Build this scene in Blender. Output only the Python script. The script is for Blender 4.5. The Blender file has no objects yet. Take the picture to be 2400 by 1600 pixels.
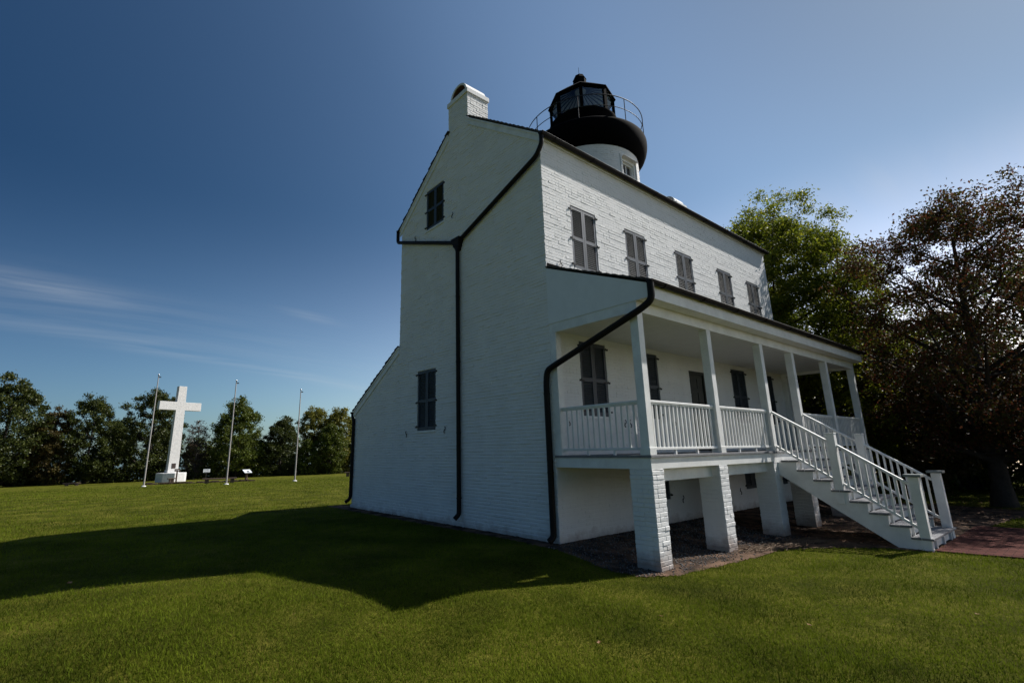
import bpy, math, random
import numpy as np
from mathutils import Vector, Matrix
S = bpy.context.scene
R = math.radians
# ------------------------------------------------------------------ camera
cam = bpy.data.cameras.new('camera'); co = bpy.data.objects.new('camera', cam)
S.collection.objects.link(co); S.camera = co
YAW, PIT, ROL = 0.8935, 0.2390, -0.0164
fw = Vector((math.cos(PIT)*math.cos(YAW), math.cos(PIT)*math.sin(YAW), math.sin(PIT)))
rt = Vector((math.sin(YAW), -math.cos(YAW), 0)); up = rt.cross(fw)
r2 = rt*math.cos(ROL)+up*math.sin(ROL); u2 = -rt*math.sin(ROL)+up*math.cos(ROL)
co.matrix_world = Matrix(((r2.x,u2.x,-fw.x,-6.8324),(r2.y,u2.y,-fw.y,-6.355),(r2.z,u2.z,-fw.z,1.6),(0,0,0,1)))
cam.sensor_width = 36; cam.lens = 1163.35/2400*36
cam.shift_x = 77.06/2400; cam.shift_y = -28.13/2400
cam.clip_start = .1; cam.clip_end = 4000
# ------------------------------------------------------------------ light
SUN = Vector((3.8,-1.22,4.25)).normalized()
ELEV = math.asin(SUN.z)
sl = bpy.data.lights.new('sun','SUN'); sl.energy = 5.0; sl.angle = R(.53); sl.color = (1,.965,.91)
so = bpy.data.objects.new('sun', sl); S.collection.objects.link(so)
so.rotation_euler = SUN.to_track_quat('Z','Y').to_euler(); so.location = (30,-10,40)
W = bpy.data.worlds.new('World'); S.world = W; W.use_nodes = True
nt = W.node_tree; N = nt.nodes; L_ = nt.links
for n in list(N): N.remove(n)
def nd(t, **k):
    n = N.new(t)
    for a, b in k.items(): setattr(n, a, b)
    return n
def mth(op, a, b=None, c=None):
    n = nd('ShaderNodeMath', operation=op)
    for i, v in enumerate((a, b, c)):
        if v is None: continue
        if isinstance(v, (int, float)): n.inputs[i].default_value = v
        else: L_.new(v, n.inputs[i])
    return n.outputs[0]
sky = nd('ShaderNodeTexSky', sky_type='NISHITA'); sky.sun_disc = False
sky.sun_elevation = ELEV; sky.sun_rotation = math.atan2(SUN.x, SUN.y)
sky.altitude = 0; sky.air_density = 1.0; sky.dust_density = .6; sky.ozone_density = 2.0
tc = nd('ShaderNodeTexCoord'); sep = nd('ShaderNodeSeparateXYZ'); L_.new(tc.outputs['Generated'], sep.inputs[0])
X_, Y_, Z_ = sep.outputs
# thin cirrus: noise in a tilted sheet high above
zc = mth('MAXIMUM', Z_, .02); inv = mth('DIVIDE', 1.0, mth('ADD', zc, .12))
cx = mth('MULTIPLY', X_, inv); cy = mth('MULTIPLY', Y_, inv)
cmb = nd('ShaderNodeCombineXYZ'); L_.new(cx, cmb.inputs[0]); L_.new(cy, cmb.inputs[1])
mp = nd('ShaderNodeMapping'); mp.inputs['Rotation'].default_value = (0,0,R(-15)); mp.inputs['Scale'].default_value = (.9,5.5,1)
mp.inputs['Location'].default_value = (.35,.1,0)
L_.new(cmb.outputs[0], mp.inputs[0])
n1 = nd('ShaderNodeTexNoise'); n1.inputs['Scale'].default_value = 1.1; n1.inputs['Detail'].default_value = 8; n1.inputs['Roughness'].default_value = .56; n1.inputs['Distortion'].default_value = .35
L_.new(mp.outputs[0], n1.inputs['Vector'])
rmp = nd('ShaderNodeMapRange'); rmp.inputs[1].default_value = .53; rmp.inputs[2].default_value = .80; L_.new(n1.outputs[0], rmp.inputs[0])
lo = nd('ShaderNodeMapRange'); lo.inputs[1].default_value = .50; lo.inputs[2].default_value = .20; L_.new(Z_, lo.inputs[0])
CA, SA = math.cos(R(15)), math.sin(R(15))
alo = mth('ADD', mth('MULTIPLY', cx, CA), mth('MULTIPLY', cy, SA)); acr = mth('SUBTRACT', mth('MULTIPLY', cy, CA), mth('MULTIPLY', cx, SA))
def bell(x, c, w): return mth('EXPONENT', mth('MULTIPLY', mth('POWER', mth('ABSOLUTE', mth('DIVIDE', mth('SUBTRACT', x, c), w)), 2.0), -1.0))
wisps = mth('MULTIPLY', bell(alo, .45, .45), bell(acr, 2.56, .15))
wisps = mth('ADD', wisps, mth('MULTIPLY', mth('MULTIPLY', bell(alo, 1.6, 1.3), bell(acr, 3.14, .10)), .75))
wisps = mth('ADD', wisps, mth('MULTIPLY', mth('MULTIPLY', bell(alo, .2, 1.0), bell(acr, 2.95, .14)), .5))
wisps = mth('ADD', wisps, mth('MULTIPLY', mth('MULTIPLY', bell(alo, 1.45, .16), bell(acr, 2.13, .05)), .7))
wisps = mth('ADD', wisps, mth('MULTIPLY', mth('MULTIPLY', bell(alo, 1.5, 1.2), bell(acr, 2.7, .35)), .22))
wisps = mth('ADD', wisps, mth('MULTIPLY', bell(mth('SUBTRACT', X_, .93), .0, .10), mth('MULTIPLY', bell(Z_, .37, .05), .8)))
rmp.inputs[1].default_value = .36; rmp.inputs[2].default_value = .72
cl = mth('MULTIPLY', mth('MULTIPLY', rmp.outputs[0], wisps), .25)
hsv = nd('ShaderNodeHueSaturation'); hsv.inputs['Saturation'].default_value = .97; L_.new(sky.outputs[0], hsv.inputs['Color'])
# the sky brightens and pales towards the sun, deep blue away from it
dp = nd('ShaderNodeVectorMath', operation='DOT_PRODUCT'); L_.new(tc.outputs['Generated'], dp.inputs[0]); dp.inputs[1].default_value = tuple(SUN)
sr = nd('ShaderNodeMapRange'); sr.inputs[1].default_value = -.2; sr.inputs[2].default_value = 1.0; L_.new(dp.outputs['Value'], sr.inputs[0])
rp = nd('ShaderNodeValToRGB'); el = rp.color_ramp.elements; rp.color_ramp.interpolation = 'B_SPLINE'
el[0].position = 0; el[0].color = (.07,.15,.24,1); el[1].position = 1; el[1].color = (.22,.29,.33,1)
for p_, c_ in ((.28,(.145,.29,.40)),(.62,(.40,.52,.59)),(.84,(.95,1.03,1.0))):
    q_ = el.new(p_); q_.color = (*c_,1)
L_.new(sr.outputs[0], rp.inputs[0])
sm = nd('ShaderNodeMix', data_type='RGBA', blend_type='MULTIPLY'); sm.inputs['Factor'].default_value = 1
L_.new(hsv.outputs[0], sm.inputs[6]); L_.new(rp.outputs[0], sm.inputs[7])
sx = nd('ShaderNodeVectorMath', operation='SCALE'); L_.new(sm.outputs[2], sx.inputs[0]); sx.inputs['Scale'].default_value = 1.82
hz = nd('ShaderNodeMapRange', interpolation_type='SMOOTHSTEP'); hz.inputs[1].default_value = .46; hz.inputs[2].default_value = .02; L_.new(Z_, hz.inputs[0])
hx = nd('ShaderNodeMix', data_type='RGBA'); L_.new(hz.outputs[0], hx.inputs['Factor']); hx.inputs[6].default_value = (1,1,1,1); hx.inputs[7].default_value = (4.0,2.6,2.1,1)
hm = nd('ShaderNodeMix', data_type='RGBA', blend_type='MULTIPLY'); hm.inputs['Factor'].default_value = 1; L_.new(sx.outputs[0], hm.inputs[6]); L_.new(hx.outputs[2], hm.inputs[7])
mix = nd('ShaderNodeMix', data_type='RGBA'); L_.new(cl, mix.inputs['Factor']); L_.new(hm.outputs[2], mix.inputs[6])
mix.inputs[7].default_value = (8.5,9.0,9.6,1)
bg = nd('ShaderNodeBackground'); bg.inputs[1].default_value = .05
L_.new(mix.outputs[2], bg.inputs[0]); wo = nd('ShaderNodeOutputWorld'); L_.new(bg.outputs[0], wo.inputs[0])
S.view_settings.view_transform = 'Standard'; S.view_settings.look = 'None'
S.view_settings.exposure = 0.54; S.view_settings.gamma = 1; S.view_settings.use_curve_mapping = False
S.cycles.max_bounces = 8; S.cycles.transparent_max_bounces = 16; S.cycles.use_denoising = True
# ------------------------------------------------------------------ helpers
COL = S.collection
def tag(o, label=None, cat=None, group=None, kind=None):
    if label: o['label'] = label
    if cat: o['category'] = cat
    if group: o['group'] = group
    if kind: o['kind'] = kind
    return o
def empty(name, loc, label, cat, group=None, rz=0):
    o = bpy.data.objects.new(name, None); COL.objects.link(o); o.location = loc; o.rotation_euler = (0,0,rz)
    o.empty_display_size = .3
    return tag(o, label, cat, group)
def copy_tree(o, parent=None):
    c = o.copy(); COL.objects.link(c)
    if parent: c.parent = parent
    for ch in list(o.children): copy_tree(ch, c)
    return c
class MB:
    def __init__(s): s.v = []; s.f = []
    def quad(s, *p):
        n = len(s.v); s.v += [tuple(q) for q in p]; s.f.append(tuple(range(n, n+len(p)))); return s
    def box(s, x0, x1, y0, y1, z0, z1, M=None):
        if x0 > x1: x0, x1 = x1, x0
        if y0 > y1: y0, y1 = y1, y0
        if z0 > z1: z0, z1 = z1, z0
        p = [(x0,y0,z0),(x1,y0,z0),(x1,y1,z0),(x0,y1,z0),(x0,y0,z1),(x1,y0,z1),(x1,y1,z1),(x0,y1,z1)]
        if M is not None: p = [tuple(M @ Vector(q)) for q in p]
        n = len(s.v); s.v += p
        s.f += [tuple(n+i for i in q) for q in ((0,3,2,1),(4,5,6,7),(0,1,5,4),(1,2,6,5),(2,3,7,6),(3,0,4,7))]
        return s
    def bar(s, a, b, w, h, upv=(0,0,1)):
        """box of section w x h from a to b (h along upv as far as possible)"""
        a = Vector(a); b = Vector(b); d = (b-a); l = d.length; d.normalize()
        sd = d.cross(Vector(upv)).normalized(); u = sd.cross(d)
        M = Matrix(((d.x,sd.x,u.x,a.x),(d.y,sd.y,u.y,a.y),(d.z,sd.z,u.z,a.z),(0,0,0,1)))
        return s.box(0,l,-w/2,w/2,-h/2,h/2,M)
    def tube(s, pts, rad, n=12, cap=True, closed=False):
        pts = [Vector(p) for p in pts]; m = len(pts)
        rad = rad if isinstance(rad, (list,tuple)) else [rad]*m
        base = len(s.v); u = None
        for i in range(m):
            if closed: d = pts[(i+1) % m]-pts[i-1]
            else: d = pts[min(i+1,m-1)]-pts[max(i-1,0)]
            d.normalize()
            if u is None:
                u = d.cross(Vector((0,0,1)));
                if u.length < .05: u = d.cross(Vector((1,0,0)))
                u.normalize()
            else:
                u = (u-d*u.dot(d)).normalized()
            w = d.cross(u)
            for k in range(n):
                a = 2*math.pi*k/n
                s.v.append(tuple(pts[i]+(u*math.cos(a)+w*math.sin(a))*rad[i]))
        for i in range(m if closed else m-1):
            j = (i+1) % m
            for k in range(n):
                k2 = (k+1) % n
                s.f.append((base+i*n+k, base+i*n+k2, base+j*n+k2, base+j*n+k))
        if cap and not closed:
            s.f.append(tuple(base+k for k in reversed(range(n)))); s.f.append(tuple(base+(m-1)*n+k for k in range(n)))
        return s
    def lathe(s, prof, c=(0,0), n=48, a0=0):
        base = len(s.v)
        for r, z in prof:
            for k in range(n):
                a = a0+2*math.pi*k/n; s.v.append((c[0]+r*math.cos(a), c[1]+r*math.sin(a), z))
        for i in range(len(prof)-1):
            for k in range(n):
                k2 = (k+1) % n
                s.f.append((base+i*n+k, base+i*n+k2, base+(i+1)*n+k2, base+(i+1)*n+k))
        return s
    def prism(s, poly, axis, a, b):
        """poly of 2D points extruded between a and b along axis ('X': (y,z), 'Y': (x,z), 'Z': (x,y))"""
        def P(q, t): return {'X': (t,q[0],q[1]), 'Y': (q[0],t,q[1]), 'Z': (q[0],q[1],t)}[axis]
        n = len(s.v); m = len(poly)
        s.v += [P(q,a) for q in poly]+[P(q,b) for q in poly]
        s.f.append(tuple(n+i for i in range(m))); s.f.append(tuple(n+m+i for i in reversed(range(m))))
        for i in range(m):
            j = (i+1) % m; s.f.append((n+i, n+m+i, n+m+j, n+j))
        return s
    def build(s, name, mat, parent=None, smooth=False, bevel=0, recalc=True, loc=None):
        me = bpy.data.meshes.new(name); me.from_pydata(s.v, [], s.f)
        o = bpy.data.objects.new(name, me); COL.objects.link(o)
        me.materials.append(mat)
        if recalc:
            import bmesh
            bm = bmesh.new(); bm.from_mesh(me); bmesh.ops.recalc_face_normals(bm, faces=bm.faces); bm.to_mesh(me); bm.free()
        if smooth:
            for p in me.polygons: p.use_smooth = True
            try:
                me.set_sharp_from_angle(angle=R(40))
            except Exception: pass
        if bevel:
            md = o.modifiers.new('bevel','BEVEL'); md.width = bevel; md.segments = 2; md.limit_method = 'ANGLE'; md.angle_limit = R(40)
        if loc is not None: o.location = loc
        if parent: o.parent = parent
        return o
def np_mesh(name, V, F, mat, parent=None, smooth=False):
    me = bpy.data.meshes.new(name); nv = len(V); nf, k = F.shape
    me.vertices.add(nv); me.vertices.foreach_set('co', V.astype(np.float32).ravel())
    me.loops.add(nf*k); me.loops.foreach_set('vertex_index', F.astype(np.int32).ravel())
    me.polygons.add(nf); me.polygons.foreach_set('loop_start', np.arange(0,nf*k,k,dtype=np.int32))
    me.polygons.foreach_set('loop_total', np.full(nf,k,dtype=np.int32))
    if smooth: me.polygons.foreach_set('use_smooth', np.ones(nf,dtype=bool))
    me.update(calc_edges=True); me.materials.append(mat)
    o = bpy.data.objects.new(name, me); COL.objects.link(o)
    if parent: o.parent = parent
    return o
# ------------------------------------------------------------------ materials
def mat(name, col, rough=.6, spec=.5, metal=0, var=0, vscale=6, bump=0, bscale=30, col2=None, detail=4, dist=.02):
    m = bpy.data.materials.new(name); m.use_nodes = True; t = m.node_tree; b = t.nodes['Principled BSDF']
    b.inputs['Base Color'].default_value = (*col,1); b.inputs['Roughness'].default_value = rough
    b.inputs['Specular IOR Level'].default_value = spec; b.inputs['Metallic'].default_value = metal
    tc = t.nodes.new('ShaderNodeTexCoord')
    if var or col2:
        n = t.nodes.new('ShaderNodeTexNoise'); n.inputs['Scale'].default_value = vscale; n.inputs['Detail'].default_value = detail; n.inputs['Roughness'].default_value = .62
        t.links.new(tc.outputs['Object'], n.inputs['Vector'])
        r = t.nodes.new('ShaderNodeValToRGB'); c2 = col2 or tuple(c*(1-var) for c in col)
        r.color_ramp.elements[0].color = (*c2,1); r.color_ramp.elements[1].color = (*col,1)
        r.color_ramp.elements[0].position = .36; r.color_ramp.elements[1].position = .62
        t.links.new(n.outputs[0], r.inputs[0]); t.links.new(r.outputs[0], b.inputs['Base Color'])
    if bump:
        n = t.nodes.new('ShaderNodeTexNoise'); n.inputs['Scale'].default_value = bscale; n.inputs['Detail'].default_value = 5
        t.links.new(tc.outputs['Object'], n.inputs['Vector'])
        bp = t.nodes.new('ShaderNodeBump'); bp.inputs['Strength'].default_value = bump; bp.inputs['Distance'].default_value = dist
        t.links.new(n.outputs[0], bp.inputs['Height']); t.links.new(bp.outputs[0], b.inputs['Normal'])
    return m
def leaf_mat(name, cols, rough=.45, trans=.35, scale=1.4, patch=.25, spec=.18):
    """leaf colour varies leaf by leaf and in clumps"""
    m = bpy.data.materials.new(name); m.use_nodes = True; t = m.node_tree
    b = t.nodes['Principled BSDF']; out = t.nodes['Material Output']
    geo = t.nodes.new('ShaderNodeNewGeometry'); tc = t.nodes.new('ShaderNodeTexCoord')
    n = t.nodes.new('ShaderNodeTexNoise'); n.inputs['Scale'].default_value = scale; n.inputs['Detail'].default_value = 5
    t.links.new(tc.outputs['Object'], n.inputs['Vector'])
    mx = t.nodes.new('ShaderNodeMath'); mx.operation = 'MULTIPLY_ADD'; mx.inputs[1].default_value = 1-patch
    a = t.nodes.new('ShaderNodeMath'); a.operation = 'MULTIPLY'; a.inputs[1].default_value = patch*1.9
    t.links.new(n.outputs[0], a.inputs[0]); s_ = t.nodes.new('ShaderNodeMath'); s_.operation = 'SUBTRACT'; s_.inputs[1].default_value = patch*.45
    t.links.new(a.outputs[0], s_.inputs[0]); t.links.new(geo.outputs['Random Per Island'], mx.inputs[0]); t.links.new(s_.outputs[0], mx.inputs[2])
    r = t.nodes.new('ShaderNodeValToRGB'); e = r.color_ramp.elements
    while len(e) < len(cols): e.new(.5)
    for i, c in enumerate(cols): e[i].position = i/(len(cols)-1); e[i].color = (*c,1)
    t.links.new(mx.outputs[0], r.inputs[0]); t.links.new(r.outputs[0], b.inputs['Base Color'])
    b.inputs['Roughness'].default_value = rough; b.inputs['Specular IOR Level'].default_value = spec
    tr = t.nodes.new('ShaderNodeBsdfTranslucent'); t.links.new(r.outputs[0], tr.inputs[0])
    ms = t.nodes.new('ShaderNodeMixShader'); ms.inputs[0].default_value = trans
    t.links.new(b.outputs[0], ms.inputs[1]); t.links.new(tr.outputs[0], ms.inputs[2]); t.links.new(ms.outputs[0], out.inputs[0])
    return m
M_brick = mat('white_painted_brick', (.74,.735,.725), .8, .12, var=.07, vscale=1.7, bump=.5, bscale=50, dist=.006, detail=8)
_t = M_brick.node_tree; _b = _t.nodes['Principled BSDF']; _src = _b.inputs['Base Color'].links[0].from_socket
_tc = _t.nodes.new('ShaderNodeTexCoord'); _sp = _t.nodes.new('ShaderNodeSeparateXYZ'); _t.links.new(_tc.outputs['Object'], _sp.inputs[0])
_n = _t.nodes.new('ShaderNodeTexNoise'); _n.inputs['Scale'].default_value = 3.5; _n.inputs['Detail'].default_value = 8; _n.inputs['Roughness'].default_value = .7; _t.links.new(_tc.outputs['Object'], _n.inputs['Vector'])
_a = _t.nodes.new('ShaderNodeMath'); _a.operation = 'MULTIPLY_ADD'; _a.inputs[1].default_value = -.55; _t.links.new(_n.outputs[0], _a.inputs[0]); _t.links.new(_sp.outputs[2], _a.inputs[2])
_m = _t.nodes.new('ShaderNodeMapRange'); _m.inputs[1].default_value = -.10; _m.inputs[2].default_value = -.36; _m.inputs[4].default_value = .7; _t.links.new(_a.outputs[0], _m.inputs[0])
_x = _t.nodes.new('ShaderNodeMix'); _x.data_type = 'RGBA'; _t.links.new(_m.outputs[0], _x.inputs['Factor']); _t.links.new(_src, _x.inputs[6]); _x.inputs[7].default_value = (.20,.125,.085,1)
_t.links.new(_x.outputs[2], _b.inputs['Base Color'])   # soil splashed on the lowest courses
M_trim = mat('white_painted_wood', (.76,.76,.74), .5, .4, var=.15, vscale=3.5, detail=9, bump=.08, bscale=50, dist=.004)
M_ceil = mat('white_porch_ceiling', (.72,.72,.69), .6, .3, var=.05, vscale=3)
M_gut = mat('dark_bronze_metal', (.009,.007,.006), .6, .2, var=.35, vscale=14, bump=.1, bscale=40, dist=.003)
M_roof = mat('dark_shingle', (.045,.04,.036), .85, .3, var=.4, vscale=8, bump=.5, bscale=25)
M_shut = mat('slate_blue_shutter_paint', (.038,.051,.068), .55, .5, var=.15, vscale=10)
M_door = mat('dark_green_door_paint', (.030,.036,.030), .5, .4, var=.15, vscale=6)
M_iron = mat('black_iron', (.008,.008,.009), .55, .4)
M_black = mat('black_lantern_paint', (.002,.002,.0025), .85, .04, var=.2, vscale=12, bump=.1, bscale=20)
M_deck = mat('grey_deck_boards', (.20,.20,.21), .65, .3, var=.25, vscale=12, bump=.15, bscale=60, dist=.003)
M_lining = mat('pale_grey_lantern_lining', (.34,.37,.36), .7, .2, var=.1, vscale=5)
M_rawbrick = mat('bare_brown_brick', (.16,.085,.06), .9, .2, var=.4, vscale=18, bump=.4, bscale=30)
M_dark = mat('dark_interior', (.01,.01,.012), .8, .2)
M_pane = mat('dark_window_pane', (.02,.02,.026), .08, .6)
M_conc = mat('white_painted_concrete', (.60,.59,.58), .8, .3, var=.13, vscale=3, bump=.5, bscale=9, dist=.05)
M_bronze = mat('bronze_plaque', (.035,.02,.017), .5, .5, var=.3, vscale=20)
M_pole = mat('grey_aluminium', (.34,.32,.31), .5, .4, metal=.2, var=.1)
M_ball = mat('polished_ball', (.42,.42,.44), .35, .5, metal=.8)
M_post = mat('brown_post_wood', (.06,.035,.022), .8, .3, var=.3, vscale=12)
M_sign = mat('pale_sign_board', (.55,.58,.62), .5, .4)
M_ink = mat('dark_lettering', (.03,.03,.03), .6, .2)
M_bench = mat('weathered_wood', (.11,.075,.055), .8, .3, var=.35, vscale=7, bump=.3, bscale=20)
M_mulch = mat('dark_mulch', (.035,.022,.015), .95, .2, var=.4, vscale=10, bump=.6, bscale=20)
M_glass = bpy.data.materials.new('lantern_glass'); M_glass.use_nodes = True
t = M_glass.node_tree; b = t.nodes['Principled BSDF']; t.nodes.remove(b)
tr = t.nodes.new('ShaderNodeBsdfTransparent'); tr.inputs[0].default_value = (.72,.78,.84,1)
gl = t.nodes.new('ShaderNodeBsdfGlossy'); gl.inputs['Roughness'].default_value = .04; gl.inputs[0].default_value = (.9,.93,1,1)
ms = t.nodes.new('ShaderNodeMixShader'); ms.inputs[0].default_value = .09; t.links.new(tr.outputs[0], ms.inputs[1]); t.links.new(gl.outputs[0], ms.inputs[2]); t.links.new(ms.outputs[0], t.nodes['Material Output'].inputs[0])
M_bark = mat('dark_bark', (.045,.036,.03), .9, .2, var=.4, vscale=6, bump=.6, bscale=18)
M_barkp = mat('grey_bark', (.12,.10,.085), .9, .2, var=.4, vscale=6, bump=.5, bscale=18)
# ------------------------------------------------------------------ terrain
def sstep(x): x = np.clip(x,0,1); return x*x*(3-2*x)
def TZ(x, y):
    x = np.asarray(x,float); y = np.asarray(y,float)
    z = -.028*np.maximum(0, y-14)+0*x
    z = z-.14*sstep((-y-.2)/1.5)
    z = z-4.5*sstep((x-26)/14)*sstep((40-y)/25)
    z = z-6*sstep((y-120)/40)-6*sstep((x-110)/50)-6*sstep((-x-130)/50)-6*sstep((-y-70)/50)
    z = z+.012*np.sin(x*1.7+y*.6)*np.sin(y*1.3-.4*x)*sstep((np.hypot(x-4,y-2)-7)/4)
    return z
def grid_sheet(name, xs, ys, mat_, dz=0, mask=None, noise=0, seed=0):
    X, Y = np.meshgrid(xs, ys, indexing='ij'); Z = TZ(X,Y)+dz
    if noise: Z = Z+np.random.default_rng(seed).normal(0,noise,Z.shape)
    V = np.stack([X,Y,Z],-1).reshape(-1,3); nx, ny = X.shape
    i, j = np.meshgrid(np.arange(nx-1), np.arange(ny-1), indexing='ij')
    F = np.stack([i*ny+j,(i+1)*ny+j,(i+1)*ny+j+1,i*ny+j+1],-1).reshape(-1,4)
    if mask is not None:
        c = V[F].mean(1); F = F[mask(c[:,0],c[:,1])]
        u, inv_ = np.unique(F, return_inverse=True); V = V[u]; F = inv_.reshape(F.shape)
    return np_mesh(name, V, F, mat_, smooth=True)
def grass_ground_mat():
    m = bpy.data.materials.new('lawn_ground'); m.use_nodes = True; t = m.node_tree; b = t.nodes['Principled BSDF']
    tc = t.nodes.new('ShaderNodeTexCoord')
    def noise(sc, det=4, ro=.6):
        n = t.nodes.new('ShaderNodeTexNoise'); n.inputs['Scale'].default_value = sc; n.inputs['Detail'].default_value = det; n.inputs['Roughness'].default_value = ro
        t.links.new(tc.outputs['Object'], n.inputs['Vector']); return n.outputs[0]
    r = t.nodes.new('ShaderNodeValToRGB'); e = r.color_ramp.elements
    e[0].position = .30; e[0].color = (.028,.036,.005,1); e[1].position = .72; e[1].color = (.185,.170,.030,1)
    x = e.new(.5); x.color = (.080,.086,.010,1)
    t.links.new(noise(.9,8,.75), r.inputs[0])
    r2 = t.nodes.new('ShaderNodeValToRGB'); e = r2.color_ramp.elements
    e[0].position = .35; e[0].color = (.45,.45,.45,1); e[1].position = .65; e[1].color = (1.25,1.25,1.2,1)
    t.links.new(noise(26,5,.8), r2.inputs[0])
    mm = t.nodes.new('ShaderNodeMix'); mm.data_type = 'RGBA'; mm.blend_type = 'MULTIPLY'; mm.inputs['Factor'].default_value = 1
    t.links.new(r.outputs[0], mm.inputs[6]); t.links.new(r2.outputs[0], mm.inputs[7]); t.links.new(mm.outputs[2], b.inputs['Base Color'])
    b.inputs['Roughness'].default_value = .95; b.inputs['Specular IOR Level'].default_value = .03
    bp = t.nodes.new('ShaderNodeBump'); bp.inputs['Strength'].default_value = .9; bp.inputs['Distance'].default_value = .06
    t.links.new(noise(22,6,.8), bp.inputs['Height']); t.links.new(bp.outputs[0], b.inputs['Normal'])
    return m
xs = np.unique(np.concatenate([np.arange(-400,-30,12),np.arange(-30,40,.5),np.arange(40,80,2),np.arange(80,420,12)]))
ys = np.unique(np.concatenate([np.arange(-300,-24,12),np.arange(-24,24,.25),np.arange(24,130,2),np.arange(130,420,12)]))
tag(grid_sheet('lawn', xs, ys, grass_ground_mat()), 'wide mown green lawn around the white brick lighthouse', None, kind='structure')
M_water = mat('bay_water', (.03,.05,.06), .12, .5, bump=.35, bscale=.9)
tag(MB().quad((-3000,-3000,-3.4),(3000,-3000,-3.4),(3000,3000,-3.4),(-3000,3000,-3.4)).build('water', M_water), 'bay water glinting beyond the trees', None, kind='structure')
# bare earth and gravel under and round the porch
EDGE = [(-.45,9.2),(-.42,5),(-.33,1.2),(-.42,-.3),(-.5,-1.4),(-.42,-1.9),(.02,-2.18),(.8,-2.27),(1.96,-2.38),(2.8,-2.42),(3.41,-2.69),(3.9,-3.1),(4.28,-3.5),(4.40,-4.15),(4.5,-4.2),(9.0,-4.35),(12.6,-4.9),(13.2,-2.5),(12.4,1.0),(10.9,1.0),(10.8,.1),(.1,.1),(.1,9.2)]
def inpoly(poly):
    P = np.array(poly)
    def f(x, y):
        c = np.zeros(x.shape,bool); j = len(P)-1
        for i in range(len(P)):
            xi, yi = P[i]; xj, yj = P[j]
            k = ((yi > y) != (yj > y)) & (x < (xj-xi)*(y-yi)/((yj-yi) if yj != yi else 1e-9)+xi)
            c ^= k; j = i
        return c
    return f
in_bed = inpoly(EDGE)
def soil_mat():
    m = bpy.data.materials.new('bare_soil'); m.use_nodes = True; t = m.node_tree; b = t.nodes['Principled BSDF']
    tc = t.nodes.new('ShaderNodeTexCoord')
    n = t.nodes.new('ShaderNodeTexNoise'); n.inputs['Scale'].default_value = 3; n.inputs['Detail'].default_value = 7; t.links.new(tc.outputs['Object'], n.inputs['Vector'])
    r = t.nodes.new('ShaderNodeValToRGB'); e = r.color_ramp.elements
    e[0].position = .38; e[0].color = (.030,.021,.016,1); e[1].position = .70; e[1].color = (.17,.105,.07,1)
    t.links.new(n.outputs[0], r.inputs[0]); t.links.new(r.outputs[0], b.inputs['Base Color']); b.inputs['Roughness'].default_value = .95; b.inputs['Specular IOR Level'].default_value = .1
    n2 = t.nodes.new('ShaderNodeTexNoise'); n2.inputs['Scale'].default_value = 45; n2.inputs['Detail'].default_value = 6; t.links.new(tc.outputs['Object'], n2.inputs['Vector'])
    bp = t.nodes.new('ShaderNodeBump'); bp.inputs['Strength'].default_value = .8; bp.inputs['Distance'].default_value = .02
    t.links.new(n2.outputs[0], bp.inputs['Height']); t.links.new(bp.outputs[0], b.inputs['Normal'])
    return m
tag(grid_sheet('soil_bed', np.arange(-1.4,13.6,.05), np.arange(-5.2,9.4,.05), soil_mat(), .008, in_bed, .004, 3), 'bare reddish soil under the porch and along the foot of the walls', None, kind='structure')
# brick path
def path_mat():
    m = bpy.data.materials.new('red_brick_paving'); m.use_nodes = True; t = m.node_tree; b = t.nodes['Principled BSDF']
    tc = t.nodes.new('ShaderNodeTexCoord'); mp = t.nodes.new('ShaderNodeMapping'); mp.inputs['Rotation'].default_value = (0,0,R(90))
    t.links.new(tc.outputs['Object'], mp.inputs[0])
    br = t.nodes.new('ShaderNodeTexBrick'); br.inputs['Scale'].default_value = 1; br.inputs['Brick Width'].default_value = .2; br.inputs['Row Height'].default_value = .1
    br.inputs['Mortar Size'].default_value = .006; br.inputs['Mortar Smooth'].default_value = .3
    br.inputs['Color1'].default_value = (.085,.034,.029,1); br.inputs['Color2'].default_value = (.13,.052,.043,1); br.inputs['Mortar'].default_value = (.045,.03,.026,1)
    t.links.new(mp.outputs[0], br.inputs[0])
    n = t.nodes.new('ShaderNodeTexNoise'); n.inputs['Scale'].default_value = 5; n.inputs['Detail'].default_value = 6; t.links.new(tc.outputs['Object'], n.inputs['Vector'])
    mm = t.nodes.new('ShaderNodeMix'); mm.data_type = 'RGBA'; mm.blend_type = 'MULTIPLY'; mm.inputs['Factor'].default_value = .5
    t.links.new(br.outputs[0], mm.inputs[6]); t.links.new(n.outputs[0], mm.inputs[7]); t.links.new(mm.outputs[2], b.inputs['Base Color'])
    b.inputs['Roughness'].default_value = .95; b.inputs['Specular IOR Level'].default_value = .05
    bp = t.nodes.new('ShaderNodeBump'); bp.invert = True; bp.inputs['Strength'].default_value = .9; bp.inputs['Distance'].default_value = .012
    t.links.new(br.outputs['Fac'], bp.inputs['Height']); t.links.new(bp.outputs[0], b.inputs['Normal'])
    return m
in_path = inpoly([(4.50,-4.16),(4.58,-4.6),(4.74,-5.13),(5.3,-6.4),(6.4,-7.8),(9,-10.5),(14,-14),(18,-14),(12,-8.5),(9.4,-6.2),(8.4,-5.0),(8.2,-4.16)])
pth = MB()
PP = [(4.50,-4.14),(4.58,-4.6),(4.74,-5.13),(5.3,-6.4),(6.4,-7.8),(9,-10.5),(14,-14),(18,-14),(12,-8.5),(9.4,-6.2),(8.6,-5.0),(8.4,-4.14)]
pth.prism(PP, 'Z', -.30, -.115)
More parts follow.
